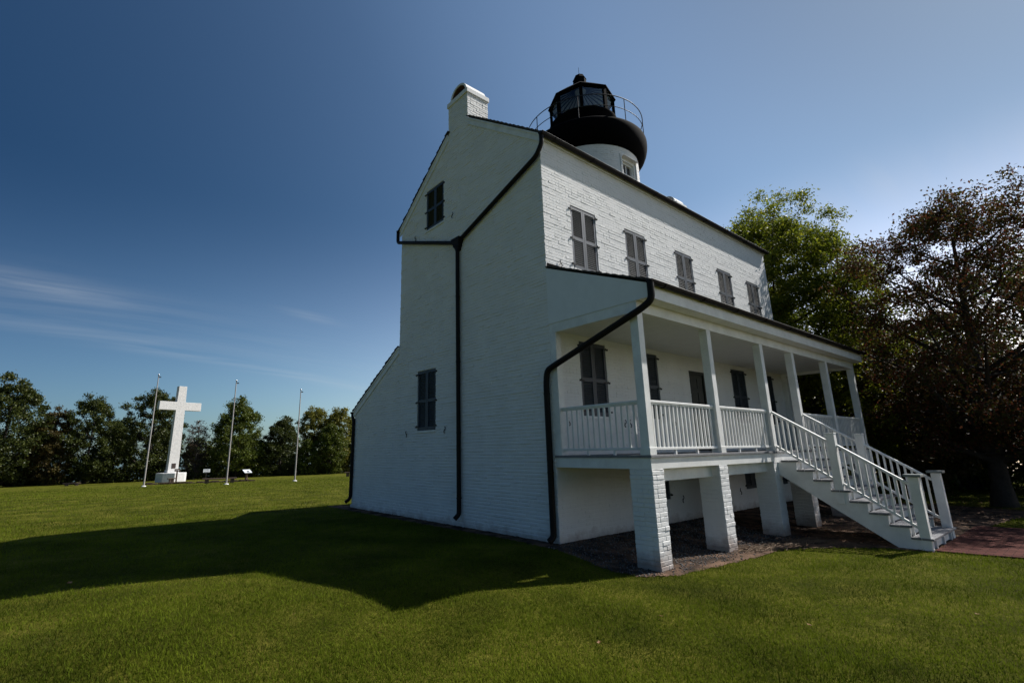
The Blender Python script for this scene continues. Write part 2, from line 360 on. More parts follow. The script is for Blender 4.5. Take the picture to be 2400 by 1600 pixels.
tag(pth.build('brick_path', path_mat(), bevel=.006), 'red brick path running from the foot of the porch stairs', None, kind='structure')
# ------------------------------------------------------------------ house
L, WD, WL = 10.87, 5.72, 8.44
ZE, YR, ZR = 8.02, 2.86, 10.27
SL = (ZR-8.10)/YR
HOUSE = empty('lighthouse', (0,0,0), 'white painted brick lighthouse with black lantern on the roof, dark shutters and long front porch', 'lighthouse')
rng = random.Random(5)
def FX(u, z, d): return (u, -d, z)          # front wall, looking to -Y
def GX(u, z, d): return (-d, u, z)          # gable wall, looking to -X
def bricks(mb, F, u0, u1, z0, z1, holes=(), clip=None, course=.0665, bl=.205, bump=.007, back=.002, jit=.0022, vj=.15, e=.007):
    row = 0; z = z0
    while z < z1-.02:
        wz = rng.gauss(0,.0012); za, zb = z+.002+wz, min(z+course-.002+wz, z1)
        a0, a1 = u0, u1
        if clip:
            c = clip((za+zb)/2)
            if c is None: z += course; row += 1; continue
            a0, a1 = max(u0,c[0]), min(u1,c[1])
        iv = [(a0,a1)]
        for h in holes:
            if zb > h[2]+.01 and za < h[3]-.01:
                nv = []
                for p, q in iv:
                    if h[1] <= p or h[0] >= q: nv.append((p,q)); continue
                    if h[0] > p: nv.append((p,h[0]))
                    if h[1] < q: nv.append((h[1],q))
                iv = nv
        head = row % 6 == 5
        w = bl/2 if head else bl
        off = (0 if row % 2 else w/2)
        drow = rng.gauss(0,.0012)
        for p, q in iv:
            k = math.floor((p-off)/w)
            while off+k*w < q:
                s0, s1 = max(p, off+k*w+.0015), min(q, off+(k+1)*w-.0015); k += 1
                if s1-s0 < .025: continue
                d = max(.001, bump*.55+drow+rng.gauss(0,bump*.32)); tl = rng.gauss(0,jit*.8)
                wv = rng.gauss(0,.0018)
                n = len(mb.v)
                cor = [(s0,za+wv),(s1,za+rng.gauss(wv,.0015)),(s1,zb+wv),(s0,zb+rng.gauss(wv,.0015))]
                dd = [d-tl+rng.gauss(0,jit*.4), d+tl*.5+rng.gauss(0,jit*.4), d+tl+rng.gauss(0,jit*.4), d-tl*.5+rng.gauss(0,jit*.4)]
                eu = .004; fr_ = [(s0+eu,za+e),(s1-eu,za+e),(s1-eu,zb-e),(s0+eu,zb-e)]
                bk = [-back,-back,-back,-back]
                if rng.random() < vj: eu_ = 0; fr_ = [(s0-.001,za+e),(s1+.001,za+e),(s1+.001,zb-e),(s0-.001,zb-e)]
                for c_ in cor: mb.v.append(F(c_[0],c_[1],-back))
                for c_, q_ in zip(fr_, dd): mb.v.append(F(c_[0],c_[1],max(.0015,q_)))
                mb.f += [(n+4,n+5,n+6,n+7),(n,n+1,n+5,n+4),(n+1,n+2,n+6,n+5),(n+2,n+3,n+7,n+6),(n+3,n,n+4,n+7)]
        z += course; row += 1
def flat(mb, F, us, top, bot, holes, depth=.12):
    """flat wall behind the bricks, cut into strips round the holes, with reveals"""
    us = sorted(set(us+[h[0] for h in holes]+[h[1] for h in holes]))
    for a, b in zip(us[:-1], us[1:]):
        m = (a+b)/2; hs = sorted([h for h in holes if h[0] < m < h[1]], key=lambda h: h[2])
        lo = bot
        for h in hs:
            mb.quad(F(a,lo,0),F(b,lo,0),F(b,h[2],0),F(a,h[2],0)); lo = h[3]
        mb.quad(F(a,lo,0),F(b,lo,0),F(b,top(b),0),F(a,top(a),0))
    for h in holes:
        a, b, c, d = h; D = -depth
        for p, q in (((a,c),(b,c)),((b,c),(b,d)),((b,d),(a,d)),((a,d),(a,c))):
            mb.quad(F(*p,0.001),F(*q,0.001),F(*q,D),F(*p,D))
        mb.quad(F(a,c,D),F(b,c,D),F(b,d,D),F(a,d,D))
COLS = [(.84,1.68),(2.78,3.61),(5.00,5.84),(7.28,8.13),(9.17,10.02)]
ZU = (5.26,6.71); ZLW = (2.22,3.71); ZB = (.49,1.05)
fh = [(a,b,*ZU) for a,b in COLS]+[(a,b,*ZLW) for i,(a,b) in enumerate(COLS) if i != 2]+[(4.99,5.80,1.50,3.47)]+[(a,b,*ZB) for i,(a,b) in enumerate(COLS) if i not in (0,2)]
gh = [(3.55,4.39,7.48,8.67),(3.88,4.74,2.11,3.63)]
def rooftop(y):
    if y <= YR: return 8.02+(ZR-.06-8.02)/YR*y
    if y <= WD: return 8.02+(ZR-.06-8.02)/(WD-YR)*(WD-y)
    return 4.36+(2.74-4.36)/(WL-WD)*(y-WD)
def gclip(z):
    hi = WL if z < 2.74 else (WD+(4.36-z)/(4.36-2.74)*(WL-WD) if z < 4.36 else WD)
    lo = 0
    if z > 8.02:
        k = (z-8.02)/(ZR-.06-8.02)*YR; lo = k; hi = WD-k
        if z > 9.95:  # run up to the chimney
            lo = max(lo,2.48)
    return (lo,hi) if hi-lo > .05 else None
wall = MB()
flat(wall, FX, [0,L], lambda u: ZE, -.35, fh)
bricks(wall, FX, 0, L, -.10, ZE, fh, bump=.0046, jit=.0010, vj=.5)
flat(wall, GX, [0,YR,WD-1e-4], rooftop, -.35, [gh[0],gh[1]])
wall.quad((0,WD,-.35),(0,WL,-.35),(0,WL,2.74),(0,WD,4.36))
bricks(wall, GX, 0, WL, -.10, 10.3, gh, gclip, bump=.0115, jit=.0008, vj=.7, e=.013)
wall.quad((L,0,-.35),(L,WL,-.35),(L,WL,2.74),(L,WD,4.36),(L,WD,8.0),(L,YR,ZR-.06),(L,0,8.0))
wall.quad((0,WL,-.35),(L,WL,-.35),(L,WL,2.74),(0,WL,2.74)); wall.quad((0,WD,4.2),(L,WD,4.2),(L,WD,8.0),(0,WD,8.0))
wall.build('wall', M_brick, HOUSE, recalc=False)
# thin plinth course where the wall meets the ground
pl = MB(); pl.box(-.035,0,6.3,WL+.02,-.2,.085)
pl.build('plinth', M_brick, HOUSE, bevel=.01)
# roofs as overlapping shingle courses
def shingles(mb, y0, z0, y1, z1, n, th, xa, xb, rg):
    """from the eave (y0,z0) to the top (y1,z1)"""
    dy, dz = (y1-y0)/n, (z1-z0)/n
    l = math.hypot(dy,dz); nx, nz = -dz/l*(1 if dy > 0 else -1), abs(dy)/l
    for i in range(n):
        a = (y0+dy*i, z0+dz*i); b = (y0+dy*(i+1.06), z0+dz*(i+1.06))
        w = rg.uniform(-.012,.012)
        if y1 == YR and abs((a[0]+b[0])/2-YR) < .40 and xa < 0: xa_ = .72
        else: xa_ = xa
        mb.prism([a,(a[0]+nx*th,a[1]+nz*th),(b[0]+nx*th*.35,b[1]+nz*th*.35),b], 'X', xa_+w, xb-w)
rf = MB()
shingles(rf, -.10, 8.03-.10*SL*.0+.0, YR, ZR, 22, .05, -.07, L+.07, rng)
shingles(rf, WD+.10, 8.03, YR, ZR, 22, .05, -.07, L+.07, rng)
ro = rf.build('roof', M_roof, HOUSE)
MB().tube([(.70,YR,ZR+.02),(L+.06,YR,ZR+.02)],.045,8).build('ridge_cap', M_roof, ro)
lr = MB(); shingles(lr, WL+.09, 2.86, WD-.0, 4.47, 16, .05, -.07, L+.07, rng)
lr.build('lean_to_roof', M_roof, HOUSE)
# rake boards on the gable
def rake(pts, w, name='rake_board', th=.035):
    (ya,za),(yb,zb) = pts; m = MB(); m.prism([(ya,za),(yb,zb),(yb,zb-w),(ya,za-w)],'X',-th,0.001)
    m.prism([(ya,za),(yb,zb),(yb,zb-.05),(ya,za-.05)],'X',-th-.02,-th+.001)
    return m.build(name, M_trim, HOUSE, bevel=.003)
rake([(-.10,8.02),(2.475,8.02+.10*SL+(2.475)*SL-.02)],.20)
rake([(3.325,8.02+.1*SL+(WD-3.325)*SL-.02),(WD+.08,8.03)],.20)
rake([(WD+.0,4.46),(WL+.08,2.85)],.20)
# chimneys
def chimney(x0, x1):
    m = MB(); y0, y1 = 2.48, 3.32
    m.box(x0+.006,x1-.006,y0+.006,y1-.006,9.3,10.72)
    bricks(m, lambda u,z,d: (x0-d,u,z), y0, y1, 9.75, 10.72, bump=.006)
    bricks(m, lambda u,z,d: (u,y0-d,z), x0, x1, 9.75, 10.72, bump=.008)
    bricks(m, lambda u,z,d: (x1+d,u,z), y0, y1, 9.75, 10.72, bump=.006)
    o = m.build('chimney', M_brick, HOUSE, recalc=False)
    c = MB(); c.box(x0-.035,x1+.035,y0-.035,y1+.035,10.722,10.86)
    c.build('chimney_cap', M_brick, o, bevel=.012)
    h = MB(); yc = (y0+y1)/2; ro_, ri = .37, .315; n = 20
    P = [(yc+ro_*math.cos(math.pi*k/n), 10.86+ro_*.98*math.sin(math.pi*k/n)) for k in range(n+1)]
    Q = [(yc+ri*math.cos(math.pi*k/n), 10.86+ri*.98*math.sin(math.pi*k/n)) for k in range(n+1)]
    for k in range(n): h.prism([P[k],P[k+1],Q[k+1],Q[k]],'X',x0+.02,x1-.02)
    h.build('chimney_hood', M_brick, o)
    f = MB()
    for k in range(n):
        A_, B_ = math.pi*k/n, math.pi*(k+1)/n; q = ri-.004; w_ = ri-.02
        f.prism([(yc+q*math.cos(A_),10.862+q*math.sin(A_)),(yc+q*math.cos(B_),10.862+q*math.sin(B_)),(yc+w_*math.cos(B_),10.862+w_*math.sin(B_)),(yc+w_*math.cos(A_),10.862+w_*math.sin(A_))],'X',x0+.04,x1-.04)
    f.build('flue_lining', M_rawbrick, o)
    f = MB(); f.prism([(yc+.29*math.cos(math.pi*k/12),10.864+.29*math.sin(math.pi*k/12)) for k in range(13)],'X',x0+.22,x0+.26); f.build('flue_baffle', M_rawbrick, o)
chimney(0.0,.69); chimney(L-.70,L-.01)
# ---- shuttered windows
def shutter_leaf_mesh(w, h, mirror):
    """leaf in local x (0..w), z (0..h), front at y=0 looking to -y"""
    m = MB(); st = .055; th = .035
    m.box(0,st,0,th,0,h).box(w-st,w,0,th,0,h)
    rails = [(0,.075),(h*.46,h*.46+.075),(h-.065,h)] if h > .8 else [(0,.06),(h-.06,h)]
    for a, b in rails: m.box(st,w-st,.001,th,a,b)
    for (a, b), (c, d) in zip(rails[:-1], rails[1:]):
        n = max(2, int((c-b)/.042)); p = (c-b)/n
        for i in range(n):
            z = b+p*(i+.5)
            m.bar((st,.016,z),(w-st,.016,z),.038,.006,(0,-.70,.71))
    m.box(st,w-st,th-.003,th-.001,rails[0][1],rails[-1][0])
    return m
_leaf = {}
def leaf(w, h):
    k = (round(w,3),round(h,3))
    if k not in _leaf:
        o = shutter_leaf_mesh(w,h,False).build('shutter', M_shut, None, recalc=True); _leaf[k] = o.data; bpy.data.objects.remove(o)
    return _leaf[k]
def hinge_mesh():
    m = MB(); m.box(-.012,.085,-.012,-.002,-.010,.010); m.tube([(-.012,-.012,-.022),(-.012,-.012,.028)],.010,8)
    m.bar((-.012,-.012,-.012),(-.052,-.012,-.006),.016,.012); m.box(-.060,-.042,-.030,.006,-.024,.012)
    return m
HM = None
def window(kind, a, b, z0, z1, sill=True):
    """kind 'F' front wall or 'G' gable; a<b along the wall"""
    global HM
    w, h = b-a, z1-z0
    fr_ = MB()       # frame in local coordinates: x along, y into wall, z up
    fr_.box(0,.02,.045,.118,0,h).box(w-.02,w,.045,.118,0,h).box(.02,w-.02,.045,.118,h-.02,h).box(.02,w-.02,.045,.118,0,.02)
    fr_.box(.02,w-.02,.085,.117,.02,h-.02)
    o = fr_.build('window', M_shut, HOUSE)
    if kind == 'F': o.location = (a,0,z0)
    else: o.location = (0,b,z0); o.rotation_euler = (0,0,R(-90))
    lw = (w-.022)/2
    for x in (.008, .008+lw+.006):
        l = bpy.data.objects.new('shutter', leaf(lw,h-.022)); COL.objects.link(l); l.parent = o; l.location = (x,.004+rng.uniform(0,.004),.011)
    if HM is None: HM = hinge_mesh().build('hinge', M_iron); hm = HM.data; bpy.data.objects.remove(HM); HM = hm
    for zz in ((.10,h*.47,h-.09) if h > .8 else (.1,h-.1)):
        for s in (0,1):
            q = bpy.data.objects.new('hinge', HM); COL.objects.link(q); q.parent = o
            q.location = (.008 if s == 0 else w-.008,0,zz)
            if s: q.scale = (-1,1,1)
    if sill:
        s_ = MB().box(-.01,w+.01,-.03,.05,-.055,-.002); s_.build('sill', M_trim, o, bevel=.004)
    return o
for a, b in COLS: window('F',a,b,*ZU)
for i, (a, b) in enumerate(COLS):
    if i != 2: window('F',a,b,*ZLW)
    if i not in (0,2): window('F',a,b,*ZB, sill=False)
for a, b, c, d in gh: window('G',a,b,c,d)
# S shaped shutter hooks
def hook(kind, u, z, s=1):
    pts = []
    for k in range(13):
        t_ = k/12; ang = t_*math.pi*2
        pts.append((math.sin(ang)*.028*s, -.03, .075-.15*t_))
    pts.append((-.03*s,-.03,-.06))
    m = MB(); m.tube(pts,.0095,6); m.tube([(0,.005,0),(0,-.032,0)],.006,6)
    o = m.build('shutter_hook', M_iron, HOUSE)
    if kind == 'F': o.location = (u,0,z)
    else: o.location = (0,u,z); o.rotation_euler = (0,0,R(-90))
for u, z, s in ((5.233,2.05,-1),(3.467,2.09,1),(3.13,7.467,1),(4.92,7.448,-1)): hook('G',u,z,s)
for i, (a, b) in enumerate(COLS):
    if i != 2:
        for s, u in ((-1,a-.46),(1,b+.46)): hook('F',u,2.10,s)
    if i in (1,3,4):
        for s, u in ((-1,a-.40),(1,b+.46)): hook('F',u,.47,s)
    hook('F',a-.42,5.26,-1)
# door
d = MB(); x0, x1, z0, z1 = 4.99,5.80,1.50,3.47
d.box(x0,x0+.06,.02,.11,z0,z1).box(x1-.06,x1,.02,.11,z0,z1).box(x0+.06,x1-.06,.02,.11,z1-.07,z1)
do = d.build('door', M_door, HOUSE)
p = MB(); p.box(x0+.062,x1-.062,.06,.10,z0+.01,z1-.072)
for zz in ((z0+.12,z0+.75),(z0+.87,z0+1.45),(z0+1.55,z1-.17)):
    for xa in (x0+.13,x0+.45):
        p.box(xa,xa+.24,.045,.062,*zz)
p.build('door_panel', M_door, do, bevel=.006)
MB().tube([(x1-.13,.06,z0+.95),(x1-.13,.02,z0+.95)],[.02,.026],10).build('door_knob', M_iron, do)
# ---- gutters
def gutter(x0, x1, y, z, r, sgn=-1, hangers=0, name='gutter'):
    m = MB(); n = 12
    P = [(y+sgn*r+r*math.cos(math.pi+math.pi*k/n), z+r*math.sin(math.pi+math.pi*k/n)) for k in range(n+1)]
    Q = [(y+sgn*r+(r-.006)*math.cos(math.pi+math.pi*k/n), z+(r-.006)*math.sin(math.pi+math.pi*k/n)) for k in range(n+1)]
    for k in range(n): m.prism([P[k],P[k+1],Q[k+1],Q[k]],'X',x0,x1)
    m.prism(P,'X',x0,x0+.006).prism(P,'X',x1-.006,x1)
    m.tube([(x0,P[0][0],z),(x1,P[0][0],z)],.009,6); m.tube([(x0,P[-1][0],z),(x1,P[-1][0],z)],.009,6)
    o = m.build(name, M_gut, HOUSE)
    for i in range(hangers):
        x = x0+.4+(x1-x0-.8)*i/(hangers-1)
        h = MB(); h.tube([(x,y+sgn*r+(r+.006)*math.cos(math.pi+math.pi*k/10), z+(r+.006)*math.sin(math.pi+math.pi*k/10)) for k in range(11)],.008,5)
        h.build('gutter_hanger', M_gut, o)
    return o
gutter(-.10,L+.06,-.06,8.03,.062,-1,9)
gutter(-.10,L+.06,WD+.06,8.03,.062,1)
gutter(-.10,L+.06,WL+.05,2.84,.055,1)
gutter(-.06,L+.04,-2.17,4.185,.060,-1,9)
fb = MB(); fb.box(0.0,L,-.055,-.002,7.955,8.02)
fb.build('frieze_board', M_trim, HOUSE)
def bend(pts, r, n=6):
    out = [Vector(pts[0])]
    for a, b, c in zip(pts[:-2], pts[1:-1], pts[2:]):
        a, b, c = map(Vector,(a,b,c)); d1 = (a-b).normalized(); d2 = (c-b).normalized()
        k = min(r,(a-b).length*.45,(c-b).length*.45); p, q = b+d1*k, b+d2*k
        for i in range(n+1):
            t_ = i/n; out.append(p*(1-t_)**2+b*2*t_*(1-t_)+q*t_*t_)
    out.append(Vector(pts[-1])); return out
def pipe(pts, r=.050, bends=.14, clips=()):
    o = MB().tube(bend(pts,bends), r, 14).build('downspout', M_gut, HOUSE, smooth=True)
    for y, z in clips:
        k = MB().tube([(-.075,y,z-.012),(-.075,y,z+.012)],r+.006,12)
        k.box(-.075,0,y-.01,y+.01,z-.01,z+.01); k.build('pipe_clip', M_gut, o)
    return o
pipe([(-.05,-.10,7.99),(-.05,-.10,7.80),(-.075,.04,7.56),(-.075,2.72,6.64)])
pipe([(-.05,WD+.16,7.99),(-.05,WD+.16,7.66),(-.075,WD-.05,7.58),(-.075,2.95,6.62)])
cx = MB(); yc = 2.85
for za, zb, wa, wb in ((6.62,6.70,.17,.17),(6.54,6.62,.12,.16),(6.48,6.54,.11,.115),(6.38,6.48,.05,.09)):
    n = len(cx.v)
    for z_, w_ in ((za,wa),(zb,wb)):
        cx.v += [(-.002,yc-w_,z_),(-.002,yc+w_,z_),(-.16*(.5+w_*3),yc+w_,z_),(-.16*(.5+w_*3),yc-w_,z_)]
    cx.f += [tuple(n+i for i in q) for q in ((0,3,2,1),(4,5,6,7),(0,1,5,4),(1,2,6,5),(2,3,7,6),(3,0,4,7))]
cx.build('conductor_head', M_gut, HOUSE, bevel=.006)
pipe([(-.075,yc,6.45),(-.075,yc,.34),(-.085,yc+.0,.26),(-.17,yc+.03,.17)], bends=.08, clips=((yc,5.2),(yc,3.62),(yc,2.0),(yc,.6)))
pipe([(-.03,WL+.12,2.82),(-.03,WL+.12,2.70),(-.055,WL-.03,2.58),(-.06,WL-.03,.34),(-.07,WL-.0,.24),(-.16,WL+.08,.15)], bends=.08, clips=((WL-.03,1.4),))
pipe([(-.02,-2.23,4.15),(-.02,-2.23,3.86),(-.075,-2.05,3.74),(-.075,.04,3.04),(-.075,.075,2.8),(-.075,.075,.12),(-.16,.10,.05)], r=.056, bends=.16, clips=((.075,2.6),(.075,1.2)))
pipe([(L+.03,-.07,3.7),(L+.03,-.07,.1)], r=.04)
# ---- porch
YD = -1.93
M_panel = mat('white_boarded_panel', (.74,.75,.75), .5, .4, var=.05, vscale=4)
pr = MB(); shingles(pr, -2.21, 4.185, -.0, 5.09, 14, .04, -.03, L+.03, rng)
pr.build('porch_roof', M_roof, HOUSE)
fl = MB()
for k in range(14):   # ragged metal flashing where the porch roof meets the wall
    fl.quad((k*.8,-.012,5.11),(k*.8+.78,-.012,5.11),(k*.8+.78,-.03,5.17+rng.uniform(-.02,.02)),(k*.8,-.03,5.17+rng.uniform(-.02,.02)))
fl.build('flashing', M_gut, HOUSE)
for xa, xb in ((-.012,.02),(L-.02,L+.012)):
    m = MB(); m.prism([(0.0,5.065),(0.0,3.925),(-2.165,3.925),(-2.165,4.165)],'X',xa,xb); m.build('porch_end_panel', M_panel, HOUSE)
MB().box(.0,L,-2.165,-2.135,3.93,4.16).build('fascia_board', M_trim, HOUSE, bevel=.003)
MB().box(.021,L-.021,-2.134,YD+.005,3.930,3.945).build('soffit', M_trim, HOUSE)
MB().box(.0,L,YD,YD+.14,3.745,3.928).build('porch_beam', M_trim, HOUSE, bevel=.004)
MB().box(.0,.14,YD+.141,-.001,3.745,3.924).build('porch_beam', M_trim, HOUSE, bevel=.004)
MB().box(L-.14,L,YD+.141,-.001,3.745,3.924).build('porch_beam', M_trim, HOUSE, bevel=.004)
MB().box(.141,L-.141,YD+.141,-.003,3.82,3.84).build('porch_ceiling', M_ceil, HOUSE)
dk = MB(); dk.box(-.02,L+.02,YD-.025,-.001,1.452,1.492)
dk.build('porch_deck', M_deck, HOUSE, bevel=.004)
rim = MB(); rim.box(0,L,YD,YD+.04,1.285,1.451).box(0,.04,YD+.041,0,1.285,1.451).box(L-.04,L,YD+.041,0,1.285,1.451)
rim.build('rim_board', M_trim, HOUSE, bevel=.002)
cb = MB(); cb.box(.10,L-.10,YD+.14,YD+.26,1.09,1.449); cb.build('carrying_beam', M_trim, HOUSE)
PX = [0.0,2.22,4.50,6.22,8.48,L-.15]
def post(x, y, w=.15, z0=1.4925, z1=3.744):
    o = MB().box(x,x+w,y,y+w,z0,z1).build('porch_post', M_trim, HOUSE, bevel=.006)
    MB().box(x-.013,x+w+.013,y-.013,y+w+.013,z0,z0+.11).build('post_plinth', M_trim, o, bevel=.004)
for x in PX: post(x, YD+.001)
for x in (0.0,L-.15): post(x,-.150,.148)
# piers of single bricks
def pier(x0, x1, y0, y1, z0, z1):
    m = MB(); m.box(x0+.004,x1-.004,y0+.004,y1-.004,z0,z1)
    m2 = [(lambda u,z,d: (u,y0-d,z),x0,x1),(lambda u,z,d: (x0-d,u,z),y0,y1),(lambda u,z,d: (x1+d,u,z),y0,y1),(lambda u,z,d: (u,y1+d,z),x0,x1)]
    for f, a, b in m2: bricks(m, f, a, b, z0+.10, z1, bump=.0068, back=.0, jit=.0018)
    m.build('pier', M_brick, HOUSE, recalc=False)
for x in (0.0,2.06,4.33,6.05,8.33,L-.32): pier(x,x+.315,YD,YD+.39,-.30,1.284)
# balustrades
def rail_part(a, b, n, ends=True, stuff=False, feet=2):
    a = Vector(a); b = Vector(b); dr = (b-a)
    o = MB().bar(a+Vector((0,0,-.022)),b+Vector((0,0,-.022)),.062,.044).build('railing', M_trim, HOUSE, bevel=.010)
    MB().bar(a+Vector((0,0,-.055)),b+Vector((0,0,-.055)),.036,.022).build('under_rail', M_trim, o)
    zb = -(2.333-1.585)
    MB().bar(a+Vector((0,0,zb)),b+Vector((0,0,zb)),.05,.042).build('bottom_rail', M_trim, o, bevel=.005)
    allb = MB()
    for i in range(n):
        q = a+dr*((i+1)/(n+1)); m = allb if stuff else MB()
        m.box(q.x-.0155,q.x+.0155,q.y-.0155,q.y+.0155,q.z+zb+.02,q.z-.065)
        if not stuff: m.build('baluster', M_trim, o)
    if stuff: allb.build('baluster', M_trim, o)['kind'] = 'stuff'
    if feet and abs(dr.z) < .01:
        for i in range(feet):
            q = a+dr*((i+1)/(feet+1)); MB().box(q.x-.018,q.x+.018,q.y-.018,q.y+.018,1.4925,q.z+zb-.02).build('rail_foot', M_trim, o)
    return o
yr_ = YD+.075
rail_part((.075,-.152,2.335),(.075,YD+.152,2.335),13)
rail_part((.152,yr_,2.335),(2.219,yr_,2.335),16)
rail_part((2.371,yr_,2.335),(4.499,yr_,2.335),16)
rail_part((6.371,yr_,2.335),(8.479,yr_,2.335),16,stuff=True)
rail_part((8.631,yr_,2.335),(L-.151,yr_,2.335),16,stuff=True)
rail_part((L-.075,-.152,2.335),(L-.075,YD+.152,2.335),13,stuff=True)
# staircase
XN, XF = 4.50, 6.36
RISE, RUN = .1788, .2650
m = MB()
STAIR = None
def stringer(x0, x1):
    P = [(YD-.003,1.452-.18)]
    y = YD-.026
    for k in range(1,9):
        zt = 1.490-RISE*k-.035; y0 = -2.02-RUN*(k-1)+.015; y1 = -2.02-RUN*k+.015
        P += [(y0,zt),(y1,zt)]
    P[0] = (YD-.003,P[1][1])
    P += [(P[-1][0],-.16),(P[-1][0]+.42,-.16)]
    P += [(YD-.003,1.03)]
    return MB().prism(P,'X',x0,x1)
STAIR = stringer(XN+.02,XN+.06).build('staircase', M_trim, HOUSE)
for x in (XN+.32,XN+.93,XF-.34,XF-.06): stringer(x,x+.04).build('stringer', M_trim, STAIR)
for k in range(1,9):
    zt = 1.490-RISE*k; y0 = -2.02-RUN*(k-1)+.01; y1 = -2.02-RUN*k-.02
    ym = (y0+y1)/2+.01
    t_ = MB(); t_.box(XN-.012,XF+.012,y1,ym-.004,zt-.035,zt).box(XN-.012,XF+.012,ym+.004,y0,zt-.035,zt)
    t_.build('tread', M_deck, STAIR, bevel=.004)
    if k < 8 or True:
        MB().box(XN+.061,XF-.061,-2.02-RUN*k+.05,-2.02-RUN*k+.065,zt-RISE+.001,zt-.036).build('riser', M_trim, STAIR)
for x in (XN,XF-.135):
    a = MB().box(x,x+.135,-3.005,-2.87,.53,1.80).build('newel_post', M_trim, STAIR, bevel=.005)
    MB().box(x-.006,x+.141,-3.011,-2.864,1.801,1.826).build('newel_cap', M_trim, a, bevel=.005)
    a = MB().box(x,x+.14,-4.12,-3.98,-.30,1.04).build('newel_post', M_trim, STAIR, bevel=.005)
    MB().box(x-.05,x+.19,-4.17,-3.93,1.041,1.085).build('newel_cap', mat('grey_cap_paint',(.16,.18,.18),.5,.4) if x == XN else bpy.data.materials['grey_cap_paint'], a, bevel=.004)
    xc = x+.067
    def srail(y0, z0, y1, z1, n):
        a_, b_ = Vector((xc,y0,z0-.022)), Vector((xc,y1,z1-.022)); dz = Vector((0,0,-.70))
        o = MB().bar(a_,b_,.062,.046).build('handrail', M_trim, STAIR, bevel=.01)
        q = MB().bar(a_+dz,b_+dz,.05,.042)
        q.build('lower_rail', M_trim, STAIR, bevel=.005)
        for i in range(n):
            p_ = a_+(b_-a_)*((i+.8)/(n+.6))
            MB().box(p_.x-.0155,p_.x+.0155,p_.y-.0155,p_.y+.0155,p_.z-.69,p_.z-.01).build('stair_baluster', M_trim, STAIR)
    srail(-1.94,2.31,-2.868,1.685,9); srail(-3.006,1.608,-3.979,.935,9)
# ---- tower
TX, TY, TR = 5.243, 2.86, 1.635
m = MB(); m.lathe([(TR,7.8),(TR,10.5)],(TX,TY),64)
def TF(u, z, dd): a = u/TR; return (TX+(TR+dd)*math.cos(a), TY+(TR+dd)*math.sin(a), z)
# tower window looking to -Y
hw_ = .36/TR; ang0 = 1.5*math.pi
zw0, zw1 = 9.05, 10.12
m = MB(); nseg = 64
ua, ub = (ang0-hw_)*TR, (ang0+hw_)*TR
circ = 2*math.pi*TR
segs = sorted(set([ua,ub]+[ang0*TR-math.pi*TR+circ*k/nseg for k in range(nseg+1)]))
for a, b in zip(segs[:-1], segs[1:]):
    if a >= ua-1e-6 and b <= ub+1e-6:
        m.quad(TF(a,7.8,0),TF(b,7.8,0),TF(b,zw0,0),TF(a,zw0,0)); m.quad(TF(a,zw1,0),TF(b,zw1,0),TF(b,10.5,0),TF(a,10.5,0))
    else: m.quad(TF(a,7.8,0),TF(b,7.8,0),TF(b,10.5,0),TF(a,10.5,0))
xa, xb = TX-.36, TX+.36; yf = TY-TR*math.cos(hw_)
for a, b in (((xa,zw0),(xa,zw1)),((xb,zw0),(xb,zw1)),((xa,zw1),(xb,zw1)),((xa,zw0),(xb,zw0))):
    m.quad((a[0],yf-.02 if a[0] == b[0] else yf-.1,a[1]),(b[0],yf-.02 if a[0] == b[0] else yf-.1,b[1]),(b[0],yf+.25,b[1]),(a[0],yf+.25,a[1]))
bricks(m, TF, ang0*TR-math.pi*TR, ang0*TR+math.pi*TR, 8.9, 10.44, [(ua,ub,zw0,zw1)], bump=.007)
TOW = m.build('tower', M_brick, HOUSE, recalc=False)
f = MB(); y = yf+.12
f.box(xa,xa+.08,y-.1,y+.1,zw0,zw1).box(xb-.08,xb,y-.1,y+.1,zw0,zw1).box(xa+.08,xb-.08,y-.1,y+.1,zw1-.09,zw1).box(xa+.08,xb-.08,y-.1,y+.1,zw0,zw0+.06)
f.box(xa+.08,xa+.13,y-.04,y+.06,zw0+.06,zw1-.09).box(xb-.13,xb-.08,y-.04,y+.06,zw0+.06,zw1-.09).box(xa+.13,xb-.13,y-.04,y+.06,zw1-.15,zw1-.09)
f.box(TX-.012,TX+.012,y-.01,y+.03,zw0+.06,zw1-.15)
for zz in (.35,.62): f.box(xa+.13,xb-.13,y-.01,y+.03,zw0+zz,zw0+zz+.022)
tw = f.build('tower_window', M_trim, TOW)
MB().quad((xa+.1,y+.02,zw0+.06),(xb-.1,y+.02,zw0+.06),(xb-.1,y+.02,zw1-.1),(xa+.1,y+.02,zw1-.1)).build('pane', M_pane, TOW)
for s in (-1,1):  # proud brick jamb bands beside the opening
    j = MB()
    for k in range(16):
        zz = zw0-.05+k*.0755; uu = ua-.055 if s < 0 else ub+.0
        q = [TF(uu,zz,.022),TF(uu+.055,zz,.022),TF(uu+.055,zz+.068,.022),TF(uu,zz+.068,.022)]
        r_ = [TF(uu,zz,-.01),TF(uu+.055,zz,-.01),TF(uu+.055,zz+.068,-.01),TF(uu,zz+.068,-.01)]
        n = len(j.v); j.v += q+r_; j.f += [(n,n+1,n+2,n+3),(n,n+4,n+5,n+1),(n+1,n+5,n+6,n+2),(n+2,n+6,n+7,n+3),(n+3,n+7,n+4,n)]
    j.build('window_surround', M_brick, TOW)
